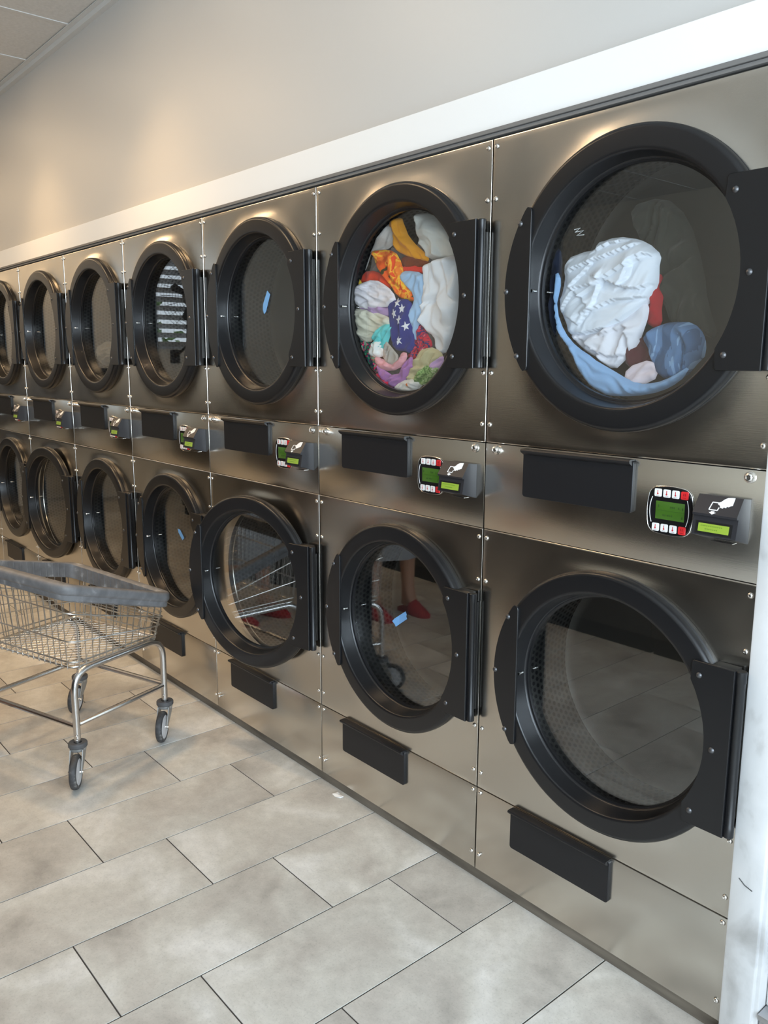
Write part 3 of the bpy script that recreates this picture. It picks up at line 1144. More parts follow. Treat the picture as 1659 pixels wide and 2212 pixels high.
GARMENT_2 = {'golden_cloth':(0.065,[(-0.5001,2.0325),(-0.4527,2.036),(-0.4407,2.0106),(-0.417,1.9711),(-0.3824,1.9454),(-0.3372,1.9156),(-0.3258,1.8964),(-0.3648,1.8999),(-0.4163,1.9155),(-0.4754,1.9435),(-0.4846,1.9708),(-0.4818,1.9967),(-0.506,2.0145)]),'rust_cloth':(0.07300000000000001,[(-0.4487,1.9229),(-0.368,1.9118),(-0.3288,1.8937),(-0.3506,1.8736),(-0.4131,1.8749),(-0.4543,1.8933)]),'grey_sheet':(0.065,[(-0.3895,2.0409),(-0.3284,2.0313),(-0.2741,1.9981),(-0.2419,1.9664),(-0.2203,1.9292),(-0.2118,1.8969),(-0.2826,1.9034),(-0.3315,1.9042),(-0.3431,1.9343),(-0.3712,1.9516),(-0.3662,1.9874),(-0.3722,2.0098)]),'floral':(0.053,[(-0.5844,1.9453),(-0.5342,1.9444),(-0.4734,1.9348),(-0.4374,1.8903),(-0.4312,1.8562),(-0.4133,1.8287),(-0.3668,1.7849),(-0.378,1.7762),(-0.4482,1.7931),(-0.4724,1.8174),(-0.5091,1.8581),(-0.5527,1.8961),(-0.5654,1.9242)]),'red':(0.065,[(-0.6677,1.8825),(-0.6119,1.8881),(-0.5233,1.8638),(-0.4986,1.8313),(-0.5169,1.8209),(-0.6249,1.8475),(-0.6712,1.8547)]),'yellow':(0.06,[(-0.677,1.8366),(-0.6648,1.8679),(-0.6318,1.8496),(-0.645,1.8346)]),'tee':(0.047,[(-0.6632,1.8289),(-0.6287,1.8427),(-0.5579,1.8438),(-0.5019,1.8285),(-0.4532,1.7931),(-0.4771,1.7676),(-0.5388,1.7726),(-0.6157,1.7703),(-0.6553,1.7883)]),'lilac':(0.057,[(-0.658,1.7708),(-0.5762,1.7788),(-0.4887,1.7648),(-0.4885,1.7358),(-0.5381,1.7397),(-0.5955,1.7499)]),'cream':(0.049,[(-0.6694,1.7649),(-0.6182,1.7586),(-0.5537,1.7439),(-0.4852,1.7295),(-0.4789,1.7061),(-0.5159,1.7033),(-0.5535,1.6846),(-0.5856,1.6614),(-0.6382,1.6705),(-0.6615,1.7036),(-0.6715,1.7365)]),'teal':(0.045,[(-0.5173,1.7032),(-0.4682,1.7056),(-0.462,1.69),(-0.4924,1.6714),(-0.4983,1.6284),(-0.5233,1.6325),(-0.5614,1.6649),(-0.5424,1.6882)]),'labelcloth':(0.04,[(-0.5745,1.619),(-0.5489,1.6605),(-0.5174,1.6521),(-0.5047,1.6165),(-0.5361,1.612)]),'greyrag':(0.045,[(-0.4923,1.6557),(-0.4615,1.628),(-0.4342,1.6084),(-0.4491,1.591),(-0.4981,1.5949)]),'navy':(0.045,[(-0.4809,1.7716),(-0.4509,1.7853),(-0.3806,1.7778),(-0.3744,1.7402),(-0.3797,1.7104),(-0.3616,1.6498),(-0.3785,1.6235),(-0.4195,1.6276),(-0.4555,1.6357),(-0.4679,1.6708),(-0.4743,1.7097),(-0.4868,1.7526)]),'lightblue':(0.055,[(-0.4335,1.864),(-0.4161,1.8701),(-0.342,1.857),(-0.3304,1.8306),(-0.3351,1.7796),(-0.3454,1.7282),(-0.3589,1.6838),(-0.364,1.6462),(-0.3849,1.7034),(-0.3885,1.7525),(-0.3748,1.7929),(-0.4155,1.8252),(-0.4392,1.8456)]),'redscrap':(0.07,[(-0.4508,1.889),(-0.3531,1.8846),(-0.347,1.8548),(-0.4447,1.8659)]),'whitesheet':(0.055,[(-0.3424,1.8789),(-0.2826,1.8918),(-0.2044,1.8989),(-0.185,1.8381),(-0.1804,1.8028),(-0.1872,1.7328),(-0.2138,1.6621),(-0.2551,1.6115),(-0.2882,1.6377),(-0.2889,1.671),(-0.3223,1.6866),(-0.3454,1.7245),(-0.3351,1.7796),(-0.3332,1.8308)]),'pattern':(0.06,[(-0.3561,1.7064),(-0.3275,1.6757),(-0.2991,1.6453),(-0.3098,1.6268),(-0.3603,1.6083),(-0.4067,1.6085),(-0.3722,1.6388),(-0.3699,1.6729)]),'pattern2':(0.055,[(-0.6525,1.6586),(-0.5865,1.6575),(-0.5606,1.617),(-0.5477,1.5849),(-0.5476,1.5527),(-0.5929,1.5807),(-0.6325,1.6215)]),'pink':(0.045,[(-0.5421,1.6128),(-0.4981,1.5968),(-0.4431,1.5929),(-0.4254,1.62),(-0.3959,1.616),(-0.4131,1.5814),(-0.4732,1.5694),(-0.5167,1.573),(-0.5421,1.5929)]),'purple':(0.04,[(-0.536,1.5849),(-0.492,1.5653),(-0.4429,1.5501),(-0.4075,1.5852),(-0.3727,1.6082),(-0.3666,1.5854),(-0.3836,1.5547),(-0.4187,1.5271),(-0.467,1.5182),(-0.5169,1.5451)]),'khaki':(0.043,[(-0.3361,1.6156),(-0.2973,1.6302),(-0.2481,1.6187),(-0.237,1.6004),(-0.2799,1.5819),(-0.3129,1.5705),(-0.3519,1.5322),(-0.3897,1.5392),(-0.3697,1.5701)]),'greenprint':(0.04,[(-0.3543,1.5322),(-0.3097,1.5706),(-0.2603,1.5783),(-0.2466,1.5673),(-0.2923,1.5333),(-0.3257,1.5251)]),'whiteprint':(0.04,[(-0.4486,1.5088),(-0.4068,1.5273),(-0.3544,1.5341),(-0.3089,1.5273),(-0.3482,1.5055),(-0.4065,1.5021)]),'crimson':(0.045,[(-0.5356,1.5529),(-0.4915,1.5375),(-0.4605,1.5144),(-0.4913,1.5117),(-0.5419,1.5327)]),'mauve':(0.045,[(-0.2821,1.5856),(-0.2313,1.6077),(-0.236,1.5821),(-0.2652,1.5635)]),'whiteback':(0.07,[(-0.6673,1.9108),(-0.6507,1.9373),(-0.6116,1.9689),(-0.5673,2.0029),(-0.5241,2.0284),(-0.4937,2.0061),(-0.4813,1.9634),(-0.5297,1.9454),(-0.5988,1.9481),(-0.6116,1.918),(-0.631,1.892)]),'backgrey':(0.09,[(-0.7026,1.8991),(-0.669,1.9406),(-0.6297,1.9725),(-0.5786,1.9829),(-0.5043,1.96),(-0.4329,1.9378),(-0.3761,1.9618),(-0.267,1.9503),(-0.2281,1.8615),(-0.2233,1.6813),(-0.2907,1.5857),(-0.4034,1.5229),(-0.5508,1.528),(-0.6559,1.5847),(-0.7102,1.6937),(-0.7235,1.7981)])}
GARMENT_1 = {'white_bundle':(0.055,[(0.2898,1.8804),(0.3091,1.8884),(0.3666,1.8873),(0.3994,1.8808),(0.4415,1.8575),(0.4581,1.8408),(0.4582,1.8069),(0.4542,1.7692),(0.4387,1.7336),(0.402,1.6982),(0.3562,1.6718),(0.308,1.6546),(0.2567,1.6578),(0.2142,1.663),(0.2016,1.6973),(0.187,1.7191),(0.1819,1.766),(0.1966,1.7945),(0.192,1.8324),(0.204,1.8562),(0.2298,1.8641),(0.2856,1.8669)]),'white_lower':(0.067,[(0.2101,1.6677),(0.2888,1.6616),(0.3472,1.6845),(0.4305,1.7404),(0.4397,1.705),(0.4248,1.6544),(0.3905,1.6069),(0.3502,1.5721),(0.3126,1.601),(0.2601,1.6244)]),'blue_sheet':(0.05,[(0.1802,1.8246),(0.1978,1.7941),(0.1854,1.7529),(0.195,1.6932),(0.2349,1.6455),(0.2834,1.6156),(0.3251,1.5947),(0.3857,1.5623),(0.434,1.543),(0.4794,1.5439),(0.5222,1.5602),(0.571,1.5872),(0.5447,1.5452),(0.4984,1.5267),(0.4268,1.5115),(0.3598,1.5106),(0.3089,1.5279),(0.2708,1.5652),(0.2418,1.6159),(0.1965,1.6633),(0.1782,1.7236),(0.1766,1.7871)]),'jeans':(0.06,[(0.434,1.6541),(0.4643,1.6728),(0.5074,1.6829),(0.5585,1.6775),(0.5849,1.6544),(0.5907,1.6321),(0.5851,1.5986),(0.5423,1.5565),(0.4858,1.5557),(0.4548,1.6144)]),'pinkish':(0.065,[(0.3987,1.5746),(0.4663,1.5987),(0.4846,1.5596),(0.4341,1.5348),(0.3955,1.5502)]),'red':(0.09,[(0.4218,1.8201),(0.4548,1.7982),(0.4653,1.7744),(0.4594,1.7323),(0.4674,1.6814),(0.4363,1.6745),(0.4093,1.7349)]),'maroon':(0.08,[(0.389,1.6434),(0.4254,1.6587),(0.4665,1.5909),(0.3839,1.5744)]),'olive':(0.115,[(0.335,1.9724),(0.4265,1.9829),(0.4961,1.9211),(0.5385,1.8048),(0.5568,1.7285),(0.5921,1.6444),(0.5368,1.6608),(0.4702,1.6782),(0.4425,1.754),(0.4129,1.854),(0.3635,1.8981)]),'navy':(0.07,[(0.1287,1.877),(0.1695,1.8857),(0.1779,1.8262),(0.1709,1.6427),(0.1221,1.7225),(0.1206,1.8136)])}


g2, gr2 = GARMENT_2, 'laundry in the second dryer'
FL = print_fabric('tropical_print', 26, [(.0, srgb(60, 60, 25)), (.36, srgb(235, 95, 30)), (.47, srgb(245, 130, 45)), (.56, srgb(250, 190, 60)), (.63, srgb(235, 80, 35))])
PT1 = print_fabric('red_navy_print', 40, [(.0, srgb(50, 60, 110)), (.42, srgb(205, 45, 65)), (.52, srgb(60, 55, 95)), (.58, srgb(225, 80, 100)), (.66, srgb(235, 225, 215))])
PT2 = print_fabric('green_pink_print', 42, [(.0, srgb(30, 50, 80)), (.38, srgb(40, 130, 85)), (.46, srgb(45, 45, 80)), (.53, srgb(220, 60, 100)), (.62, srgb(90, 190, 150))])
GP = print_fabric('green_leaf_print', 60, [(.0, srgb(95, 130, 70)), (.45, srgb(170, 195, 130)), (.55, srgb(120, 155, 85)), (.63, srgb(215, 215, 185))])
WP = print_fabric('white_orange_print', 34, [(.0, srgb(228, 225, 220)), (.60, srgb(225, 120, 50)), (.66, srgb(235, 230, 222)), (.70, srgb(80, 90, 130))])
D2SET = [
    ('whiteback', 'white_towel', fabric('off_white', srgb(190, 186, 182)), 'off-white towel high at the left rim of the colourful load', dict(T=.012, wr=.016, ang=50, fx=6, fz=22)),  # duller white than the sheet and the tee
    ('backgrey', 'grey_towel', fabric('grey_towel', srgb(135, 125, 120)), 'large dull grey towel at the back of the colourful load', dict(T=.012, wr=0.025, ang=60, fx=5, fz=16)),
    ('rust_cloth', 'rust_shirt', fabric('rust', srgb(120, 55, 25)), 'rust brown cloth tucked under the golden shirt', dict(T=.015, wr=0.013, ang=20)),
    ('golden_cloth', 'golden_shirt', fabric('golden', srgb(222, 150, 30)), 'golden yellow shirt flung up at the top of the colourful load', dict(T=.025, wr=0.015, ang=-55, fx=12, fz=30)),
    ('grey_sheet', 'pale_grey_shirt', fabric('pale_grey', srgb(205, 205, 200)), 'pale grey shirt hanging down from the upper right of the glass', dict(T=.025, wr=0.027, ang=-60, fx=8, fz=22)),
    ('redscrap', 'red_sock', fabric('scarlet', srgb(220, 55, 40)), 'red sock peeping out between orange print and white sheet', dict(T=.012, wr=0.010)),
    ('red', 'red_shirt', fabric('red_orange', srgb(225, 65, 35)), 'bright red-orange shirt above the white t-shirt at the left', dict(T=.02, wr=0.015, ang=10, fx=8, fz=26)),
    ('yellow', 'yellow_sock', fabric('yellow', srgb(235, 200, 60)), 'small yellow sock at the left rim of the glass', dict(T=.012, wr=0.007)),
    ('floral', 'floral_shirt', FL, 'orange tropical print shirt in the middle of the colourful load', dict(T=.022, wr=0.015, ang=-55, fx=10, fz=26)),
    ('lightblue', 'light_blue_towel', fabric('light_blue', srgb(165, 195, 225)), 'light blue towel drooping beside the orange print shirt', dict(T=.018, wr=0.020, ang=85, fx=6, fz=26)),
    ('lilac', 'lilac_shirt', fabric('lilac', srgb(180, 150, 195)), 'lilac strip of shirt under the white t-shirt', dict(T=.012, wr=0.015, ang=-10)),
    ('pattern', 'red_print_shirt', PT1, 'red and navy print shirt low between star cloth and white sheet', dict(T=.015, wr=0.015, ang=70)),
    ('pattern2', 'green_print_shorts', PT2, 'green and pink print shorts at the lower left rim of the glass', dict(T=.018, wr=0.018, ang=60)),
    ('whitesheet', 'white_sheet', fabric('white_cotton_sheet', srgb(232, 232, 235)), 'long white sheet sweeping down the right side of the colourful load', dict(T=.026, wr=0.033, ang=80, fx=4, fz=20)),
    ('tee', 'white_shirt', fabric('white_cotton_tee', srgb(232, 228, 234)), 'white t-shirt bunched at the left of the colourful load', dict(T=.022, wr=0.022, ang=-12, fx=7, fz=38)),
    ('cream', 'cream_shirt', fabric('cream_cotton', srgb(218, 214, 195)), 'cream shirt bunched under the lilac strip', dict(T=.022, wr=0.020, ang=-15, fx=8, fz=30)),
    ('navy', 'star_shirt', fabric('navy_cotton', srgb(52, 58, 130)), 'navy blue cloth printed with white stars', dict(T=.016, wr=0.013, ang=80, fx=6, fz=18)),
    ('teal', 'teal_shirt', fabric('teal', srgb(105, 205, 205)), 'turquoise shirt at the lower left of the star cloth', dict(T=.017, wr=0.019, ang=50)),
    ('greyrag', 'grey_rag', fabric('warm_grey', srgb(178, 170, 160)), 'grey rag wedged under the turquoise shirt', dict(T=.014, wr=0.013, ang=50)),
    ('pink', 'pink_shirt', fabric('pink', srgb(230, 165, 172)), 'pink shirt below the grey rag', dict(T=.016, wr=0.015, ang=0)),
    ('crimson', 'crimson_sock', fabric('crimson', srgb(220, 50, 80)), 'crimson sock at the bottom of the colourful load', dict(T=.014, wr=0.010)),
    ('labelcloth', 'white_washcloth', fabric('white_tag_cloth', srgb(232, 232, 228)), 'small white washcloth beside the turquoise shirt', dict(T=.012, wr=0.010, ang=80)),
    ('purple', 'purple_skirt', fabric('purple', srgb(172, 118, 178)), 'purple skirt near the bottom of the colourful load', dict(T=.014, wr=0.015, ang=40)),
    ('khaki', 'khaki_shorts', fabric('khaki', srgb(200, 188, 148)), 'khaki shorts at the lower right of the colourful load', dict(T=.017, wr=0.018, ang=40)),
    ('mauve', 'mauve_sock', fabric('mauve', srgb(205, 168, 212)), 'pale mauve sock at the lower right rim of the glass', dict(T=.014, wr=0.010)),
    ('greenprint', 'green_print_shirt', GP, 'pale green leaf print shirt at the bottom right of the load', dict(T=.014, wr=0.013, ang=30)),
    ('whiteprint', 'white_print_shirt', WP, 'white shirt with orange print at the very bottom of the load', dict(T=.014, wr=0.013, ang=5)),
]
star_surface = None
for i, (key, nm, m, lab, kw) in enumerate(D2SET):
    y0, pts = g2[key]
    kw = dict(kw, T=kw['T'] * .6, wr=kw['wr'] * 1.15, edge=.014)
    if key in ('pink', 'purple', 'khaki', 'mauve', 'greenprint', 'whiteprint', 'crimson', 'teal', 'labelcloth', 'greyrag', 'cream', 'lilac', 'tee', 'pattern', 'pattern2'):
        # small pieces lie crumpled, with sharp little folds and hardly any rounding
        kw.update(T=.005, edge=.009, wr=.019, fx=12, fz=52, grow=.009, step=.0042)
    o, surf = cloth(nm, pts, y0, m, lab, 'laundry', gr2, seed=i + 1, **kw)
    if key == 'navy':
        star_obj, star_surface = o, surf
STARW = fabric('star_print', srgb(235, 235, 238))
for k, (sx, sz) in enumerate([(-.431, 1.775), (-.410, 1.756), (-.448, 1.742), (-.421, 1.721), (-.389, 1.701), (-.418, 1.658)]):
    V, vs = star_surface
    near = min(range(len(vs)), key=lambda q: (vs[q][0] - sx) ** 2 + (vs[q][2] - sz) ** 2)
    def ysurf(x, z):
        c = sorted(range(len(vs)), key=lambda q: (vs[q][0] - x) ** 2 + (vs[q][2] - z) ** 2)[:3]
        return min(vs[q][1] for q in c) - .0012
    ring = []
    a0 = rnd.random()
    for q in range(10):
        r_ = (.0150 if q % 2 == 0 else .0062)
        a = PI / 2 + a0 * .5 + q * PI / 5
        x, z = sx + r_ * math.cos(a), sz + r_ * math.sin(a)
        ring.append((x, ysurf(x, z), z))
    cen = (sx, ysurf(sx, sz), sz)
    b = MB().add(ring + [cen] + [(p[0], p[1] + .002, p[2]) for p in ring],
                 [(10, q, (q + 1) % 10) for q in range(10)] + [(q, 11 + q, 11 + (q + 1) % 10, (q + 1) % 10) for q in range(10)])
    b.build('star', STARW, star_obj, smooth=60)

g1, gr1 = GARMENT_1, 'laundry in the first dryer'
CR = [[(0.3085, 1.8684), (0.3322, 1.8777), (0.3838, 1.882)], [(0.225, 1.8237), (0.2855, 1.8389), (0.3481, 1.8528), (0.3985, 1.8671)], [(0.2423, 1.7918), (0.2858, 1.8328)], [(0.2597, 1.756), (0.3369, 1.799), (0.4145, 1.8314)], [(0.2034, 1.73), (0.2431, 1.7774), (0.2887, 1.7825)], [(0.2274, 1.7784), (0.276, 1.7388)], [(0.3202, 1.7943), (0.3862, 1.7702), (0.4279, 1.7655), (0.4693, 1.7779)], [(0.2822, 1.7181), (0.3596, 1.7424), (0.4517, 1.745)], [(0.2207, 1.7042), (0.2583, 1.6862), (0.2921, 1.7218)], [(0.2388, 1.6618), (0.3345, 1.6757), (0.4084, 1.7126), (0.4522, 1.7374)], [(0.393, 1.8103), (0.4007, 1.8326), (0.4271, 1.8454), (0.472, 1.8337)], [(0.3764, 1.7766), (0.3986, 1.7944), (0.4017, 1.8172)], [(0.3058, 1.7453), (0.3204, 1.7903)]]
WHITE = fabric('white_cotton', srgb(226, 232, 242))
D1SET = [
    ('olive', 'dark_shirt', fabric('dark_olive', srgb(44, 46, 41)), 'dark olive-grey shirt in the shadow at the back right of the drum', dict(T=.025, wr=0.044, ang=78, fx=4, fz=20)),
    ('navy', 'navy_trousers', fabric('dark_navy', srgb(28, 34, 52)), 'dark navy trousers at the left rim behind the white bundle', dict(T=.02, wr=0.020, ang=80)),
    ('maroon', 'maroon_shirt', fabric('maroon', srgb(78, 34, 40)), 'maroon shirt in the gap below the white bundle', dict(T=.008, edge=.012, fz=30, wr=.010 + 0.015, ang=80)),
    ('red', 'red_shirt', fabric('deep_red', srgb(165, 32, 42)), 'deep red shirt showing right of the white bundle', dict(T=.010, edge=.014, fz=34, wr=.004 + 0.018, ang=80)),
    ('pinkish', 'pinkish_shirt', fabric('pinkish_white', srgb(225, 210, 216)), 'pinkish white shirt at the bottom beside the blue denim', dict(T=.008, edge=.012, fz=30, wr=.006 + 0.013, ang=30)),
    ('white_lower', 'white_pillowcase', fabric('white_pillow', srgb(222, 222, 230)), 'white pillowcase hanging open under the white bundle', dict(T=.022, wr=0.025, ang=55, fx=5, fz=16,
         creases=[([(.262, 1.648), (.30, 1.622), (.35, 1.605), (.39, 1.61)], .012, .018), ([(.33, 1.662), (.385, 1.68), (.40, 1.64), (.395, 1.60)], .012, .018)])),
    ('blue_sheet', 'light_blue_sheet', fabric('sky_blue_cotton', srgb(140, 176, 216)), 'light blue sheet wrapped round the bottom of the white bundle', dict(T=.016, wr=0.013, ang=-45, fx=4, fz=30, edge=.02)),
    ('jeans', 'denim_trousers', print_fabric('washed_denim', 9, [(.0, srgb(72, 98, 132)), (.5, srgb(98, 130, 170)), (.62, srgb(140, 172, 208))], detail=3, stretch=(2.4, 1, .5)), 'blue washed denim leg at the lower right of the drum', dict(T=.022, wr=0.022, ang=75, fx=4, fz=18)),
    ('white_bundle', 'white_shirt', WHITE, 'big twisted white shirt bundle behind the upper glass', dict(T=.030, wr=0.007, ang=35, fx=6, fz=24, edge=.05, step=.0040,
         creases=[(c, a, w) for c, (a, w) in zip(CR, [(.010, .016), (.012, .020), (.009, .014), (.011, .018), (.009, .016), (.008, .012), (.014, .020), (.011, .018), (.008, .014), (.010, .018), (.010, .014), (.008, .012), (.009, .014)])])),
]
bundle = {}
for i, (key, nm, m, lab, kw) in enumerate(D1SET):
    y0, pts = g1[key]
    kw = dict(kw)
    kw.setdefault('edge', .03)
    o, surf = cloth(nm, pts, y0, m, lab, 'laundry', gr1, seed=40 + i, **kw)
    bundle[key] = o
# white zigzag line standing in for blurred lettering on a dark garment
zz = [(.2556, 1.9149), (.2731, 1.9169), (.2584, 1.9087), (.2834, 1.9098), (.2639, 1.9001), (.2855, 1.8997)]
tag(MB().tube([(x, .0243, z) for x, z in zz], .0013, 5).build('zigzag_print', WHITE_MARK), 'white zigzag standing in for blurred print behind the first upper glass, above the white bundle', 'zigzag_print')
# small grey rag low in the fifth dryer
cx5 = -.8 * 4 + .437
cloth('grey_rag', [(-2.9819, 1.6483), (-2.9312, 1.6823), (-2.8574, 1.6981), (-2.7729, 1.68), (-2.7213, 1.6594), (-2.7302, 1.5928), (-2.8065, 1.5623), (-2.9294, 1.572), (-2.979, 1.6066)], .06,
      fabric('mesh_grey', srgb(92, 90, 84)), 'small grey rag lying low in the upper drum of the fifth dryer', 'laundry', None, T=.05, wr=0.018, edge=.08, seed=90)


# ---------------------------------------------------------------- blue tape on the glass
def tape(pts, y, label, parent_shift=None):
    b = MB().prism(pts, y - .0006, y, 'xz')
    return tag(b.build('tape_strip', TAPE, smooth=0), label, 'tape', 'blue tape strips')


gy = .0176
tape([(-1.1459, 1.8543), (-1.1264, 1.8394), (-1.1577, 1.7775), (-1.1713, 1.7687), (-1.1795, 1.7854), (-1.1769, 1.8062)], gy, 'long blue tape strip on the upper glass of the third dryer')
tape([(-.4233, .7368), (-.4121, .7485), (-.3573, .7862), (-.3515, .777), (-.354, .770), (-.3494, .7625), (-.4053, .7219), (-.4110, .7295)], gy + .0055, 'torn blue tape strip on the lower glass of the second dryer')
tape([(-1.9699, .8126), (-1.9463, .812), (-1.9075, .7782), (-1.9255, .7641), (-1.9623, .794)], gy, 'small blue tape strip on the lower glass of the fourth dryer')

# ---------------------------------------------------------------- laundry cart
TUBE = mat('cart_chrome_tube', (.62, .61, .60), .25, 1.0)
WIRE = mat('cart_wire', (.66, .64, .605), .32, 1.0)
BUMP = mat('grey_bumper', (.115, .115, .12), .55)
noise_color(BUMP, 24, [(.35, (.13, .13, .135)), (.60, (.18, .18, .185)), (.72, (.32, .32, .32))], detail=8)
RUBBER = mat('tyre_rubber', (.045, .045, .048), .6)
noise_color(RUBBER, 40, [(.35, (.030, .030, .032)), (.60, (.06, .06, .062)), (.72, (.20, .20, .19))], detail=7)
FORK = mat('fork_grey', (.36, .36, .35), .45, .5)
HUBM = mat('hub_grey', (.62, .63, .65), .4)
CAPM = mat('caster_cap', (.085, .085, .088), .55)

PA, PB = Vector((-1.420, -.700, 0)), Vector((-1.575, -.268, 0))
PC = Vector((-2.100, -.440, 0))
PD = PA + (PC - PB)
CORN = [PA, PB, PC, PD]
cart = tag(empty('laundry_cart', ((PA.x + PC.x) / 2, (PA.y + PC.y) / 2, 0)), 'chrome wire laundry cart with a grey bumper rim, standing before the dryers', 'cart')
OFF = -cart.location


def sub(b):
    b.v = [tuple(Vector(p) + OFF) for p in b.v]
    return b


def bend(pts, r, n=6):
    """polyline with rounded corners"""
    pts = [Vector(p) for p in pts]
    out = [pts[0]]
    for i in range(1, len(pts) - 1):
        a, b, c = pts[i - 1], pts[i], pts[i + 1]
        d1, d2 = (a - b).normalized(), (c - b).normalized()
        rr = min(r, (a - b).length * .45, (c - b).length * .45)
        p, q = b + d1 * rr, b + d2 * rr
        for k in range(n + 1):
            t = k / n
            out.append(p * (1 - t) ** 2 + b * 2 * t * (1 - t) + q * t ** 2)
    out.append(pts[-1])
    return out


HT = .438
for p, q in ((PA, PB), (PD, PC)):
    path = bend([p + Vector((0, 0, .150)), p + Vector((0, 0, HT)), q + Vector((0, 0, HT)), q + Vector((0, 0, .150))], .085, 8)
    sub(MB().tube(path, .0130, 12)).build('leg_frame', TUBE, cart)
for p, q, z in ((PA, PB, .228), (PB, PC, .232), (PC, PD, .228), (PD, PA, .220)):
    d = (q - p).normalized()
    sub(MB().tube([p + d * .010 + Vector((0, 0, z)), q - d * .010 + Vector((0, 0, z))], .0105, 10)).build('rail', TUBE, cart)

# basket: floor height, then three hoops and a rim that all rise towards the A-D side
ctr = (PA + PC) / 2


def corner(i, out, z):
    p = CORN[i]
    d1 = (CORN[(i + 1) % 4] - p).normalized()
    d2 = (CORN[i - 1] - p).normalized()
    q = p - (d1 + d2) * out
    return Vector((q.x, q.y, z))


LEV = [  # outset and height at A, B, C, D
    ('bottom', -.020, (.452, .452, .452, .452)),
    ('hoop1', -.004, (.470, .463, .468, .474)),
    ('hoop2', .004, (.555, .497, .512, .563)),
    ('hoop3', .013, (.670, .530, .552, .690)),
    ('rim', .022, (.742, .588, .640, .762)),
]


def loop(level, n_side=16, rad=.05):
    _, out, zs = LEV[level]
    return bend_closed([corner(i, out, zs[i]) for i in range(4)], rad)


def bend_closed(pts, r, n=6):
    out = []
    m = len(pts)
    for i in range(m):
        a, b, c = pts[i - 1], pts[i], pts[(i + 1) % m]
        p, q = b + (a - b).normalized() * r, b + (c - b).normalized() * r
        for k in range(n + 1):
            t = k / n
            out.append(p * (1 - t) ** 2 + b * 2 * t * (1 - t) + q * t ** 2)
    return out


sub(MB().tube(bend_closed([corner(i, -.012, .447) for i in range(4)], .035), .0055, 7, closed=True)).build('basket_hoop', WIRE, cart)
for lv in (1, 2, 3):
    sub(MB().tube(bend_closed([corner(i, LEV[lv][1], LEV[lv][2][i]) for i in range(4)], .04), .0031, 6, closed=True)).build('basket_hoop', WIRE, cart)
# upright wires: one bent rod each, running from rim down and under the floor edge
up = MB()
NS = {0: 12, 1: 14, 2: 12, 3: 14}
for s in range(4):
    for k in range(NS[s] + 1):
        t = (k + .5) / (NS[s] + 1)
        t = .03 + .94 * t
        pts = []
        for lv in (4, 3, 2, 1):
            a, b = corner(s, LEV[lv][1], LEV[lv][2][s]), corner((s + 1) % 4, LEV[lv][1], LEV[lv][2][(s + 1) % 4])
            pts.append(a.lerp(b, t))
        a, b = corner(s, -.006, .447), corner((s + 1) % 4, -.006, .447)
        e = a.lerp(b, t)
        pts.append(e + Vector((0, 0, -.006)))
        inn = (ctr - e)
        inn.z = 0
        pts.append(e + inn.normalized() * .045 + Vector((0, 0, .002)))
        up.tube(pts, .0019, 5)
o = sub(up).build('basket_wires', WIRE, cart); o['kind'] = 'stuff'
# horizontal side wires, finer than the hoops
fine = MB()
for f in (.35, .7):
    for lo, hi in ((1, 2), (2, 3), (3, 4)):
        if lo == 1 or f == .7 and lo == 3:
            continue
        pts = []
        for i in range(4):
            a, b = corner(i, LEV[lo][1] - .004, LEV[lo][2][i]), corner(i, LEV[hi][1] - .004, LEV[hi][2][i])
            pts.append(a.lerp(b, f))
        c = bend_closed(pts, .04)
        # only round the B-C-D sides as on the real basket
        fine.tube(c[7:28], .0019, 5)
o = sub(fine).build('side_wires', WIRE, cart); o['kind'] = 'stuff'
# floor of crossing diagonal strands (expanded mesh)
fl = MB()
n = 10
A, B, C, D = [corner(i, -.018, .449) for i in range(4)]
def fp(u, v):
    return A.lerp(B, u).lerp(D.lerp(C, u), v)
for k in range(-n, n):
    for sgn in (1, -1):
        # line u = k/n + v*0.62 (or mirrored)
        pts = []
        for v in (0, 1):
            pts.append((k / n * 1.1 + v * 1.35, v))
        (u0, v0), (u1, v1) = pts
        seg_ = []
        for q in range(41):
            v = q / 40
            u = u0 + (u1 - u0) * v
            if 0 <= u <= 1:
                seg_.append((u if sgn > 0 else 1 - u, v))
        if len(seg_) >= 2:
            a, b = fp(*seg_[0]), fp(*seg_[-1])
            fl.tube([a, b], .0016, 5)
o = sub(fl).build('basket_floor', WIRE, cart); o['kind'] = 'stuff'
# bumper rim: rubber channel swept round the top
rimc = bend_closed([corner(i, LEV[4][1], LEV[4][2][i]) for i in range(4)], .055, 7)
prof = [(-.006, .000), (.012, .000), (.020, .004), (.024, .012), (.024, .034), (.021, .040), (.012, .043), (-.008, .043), (-.013, .040), (-.014, .034), (-.014, -.016), (-.010, -.016), (-.008, .0)]
prof = [(.010, -.018), (.0155, -.014), (.0175, .006), (.0225, .010), (.0260, .018), (.0260, .036), (.0225, .043), (.0150, .047), (-.0100, .047), (-.0150, .043), (-.0160, .036), (-.0160, -.020), (-.0120, -.022), (-.0095, -.014), (-.004, -.006), (.006, -.006)]
rb = MB()
vs, fs = [], []
m = len(rimc)
for i, p in enumerate(rimc):
    t = (rimc[(i + 1) % m] - rimc[i - 1])
    tt = Vector((t.x, t.y, 0)).normalized()
    o_ = Vector((tt.y, -tt.x, 0))
    if o_.dot(Vector((p.x - ctr.x, p.y - ctr.y, 0))) < 0:
        o_ = -o_
    for a, h in prof:
        vs.append(p + o_ * a + Vector((0, 0, h)))
k_ = len(prof)
for i in range(m):
    j = (i + 1) % m
    for k in range(k_):
        fs.append((i * k_ + k, i * k_ + (k + 1) % k_, j * k_ + (k + 1) % k_, j * k_ + k))
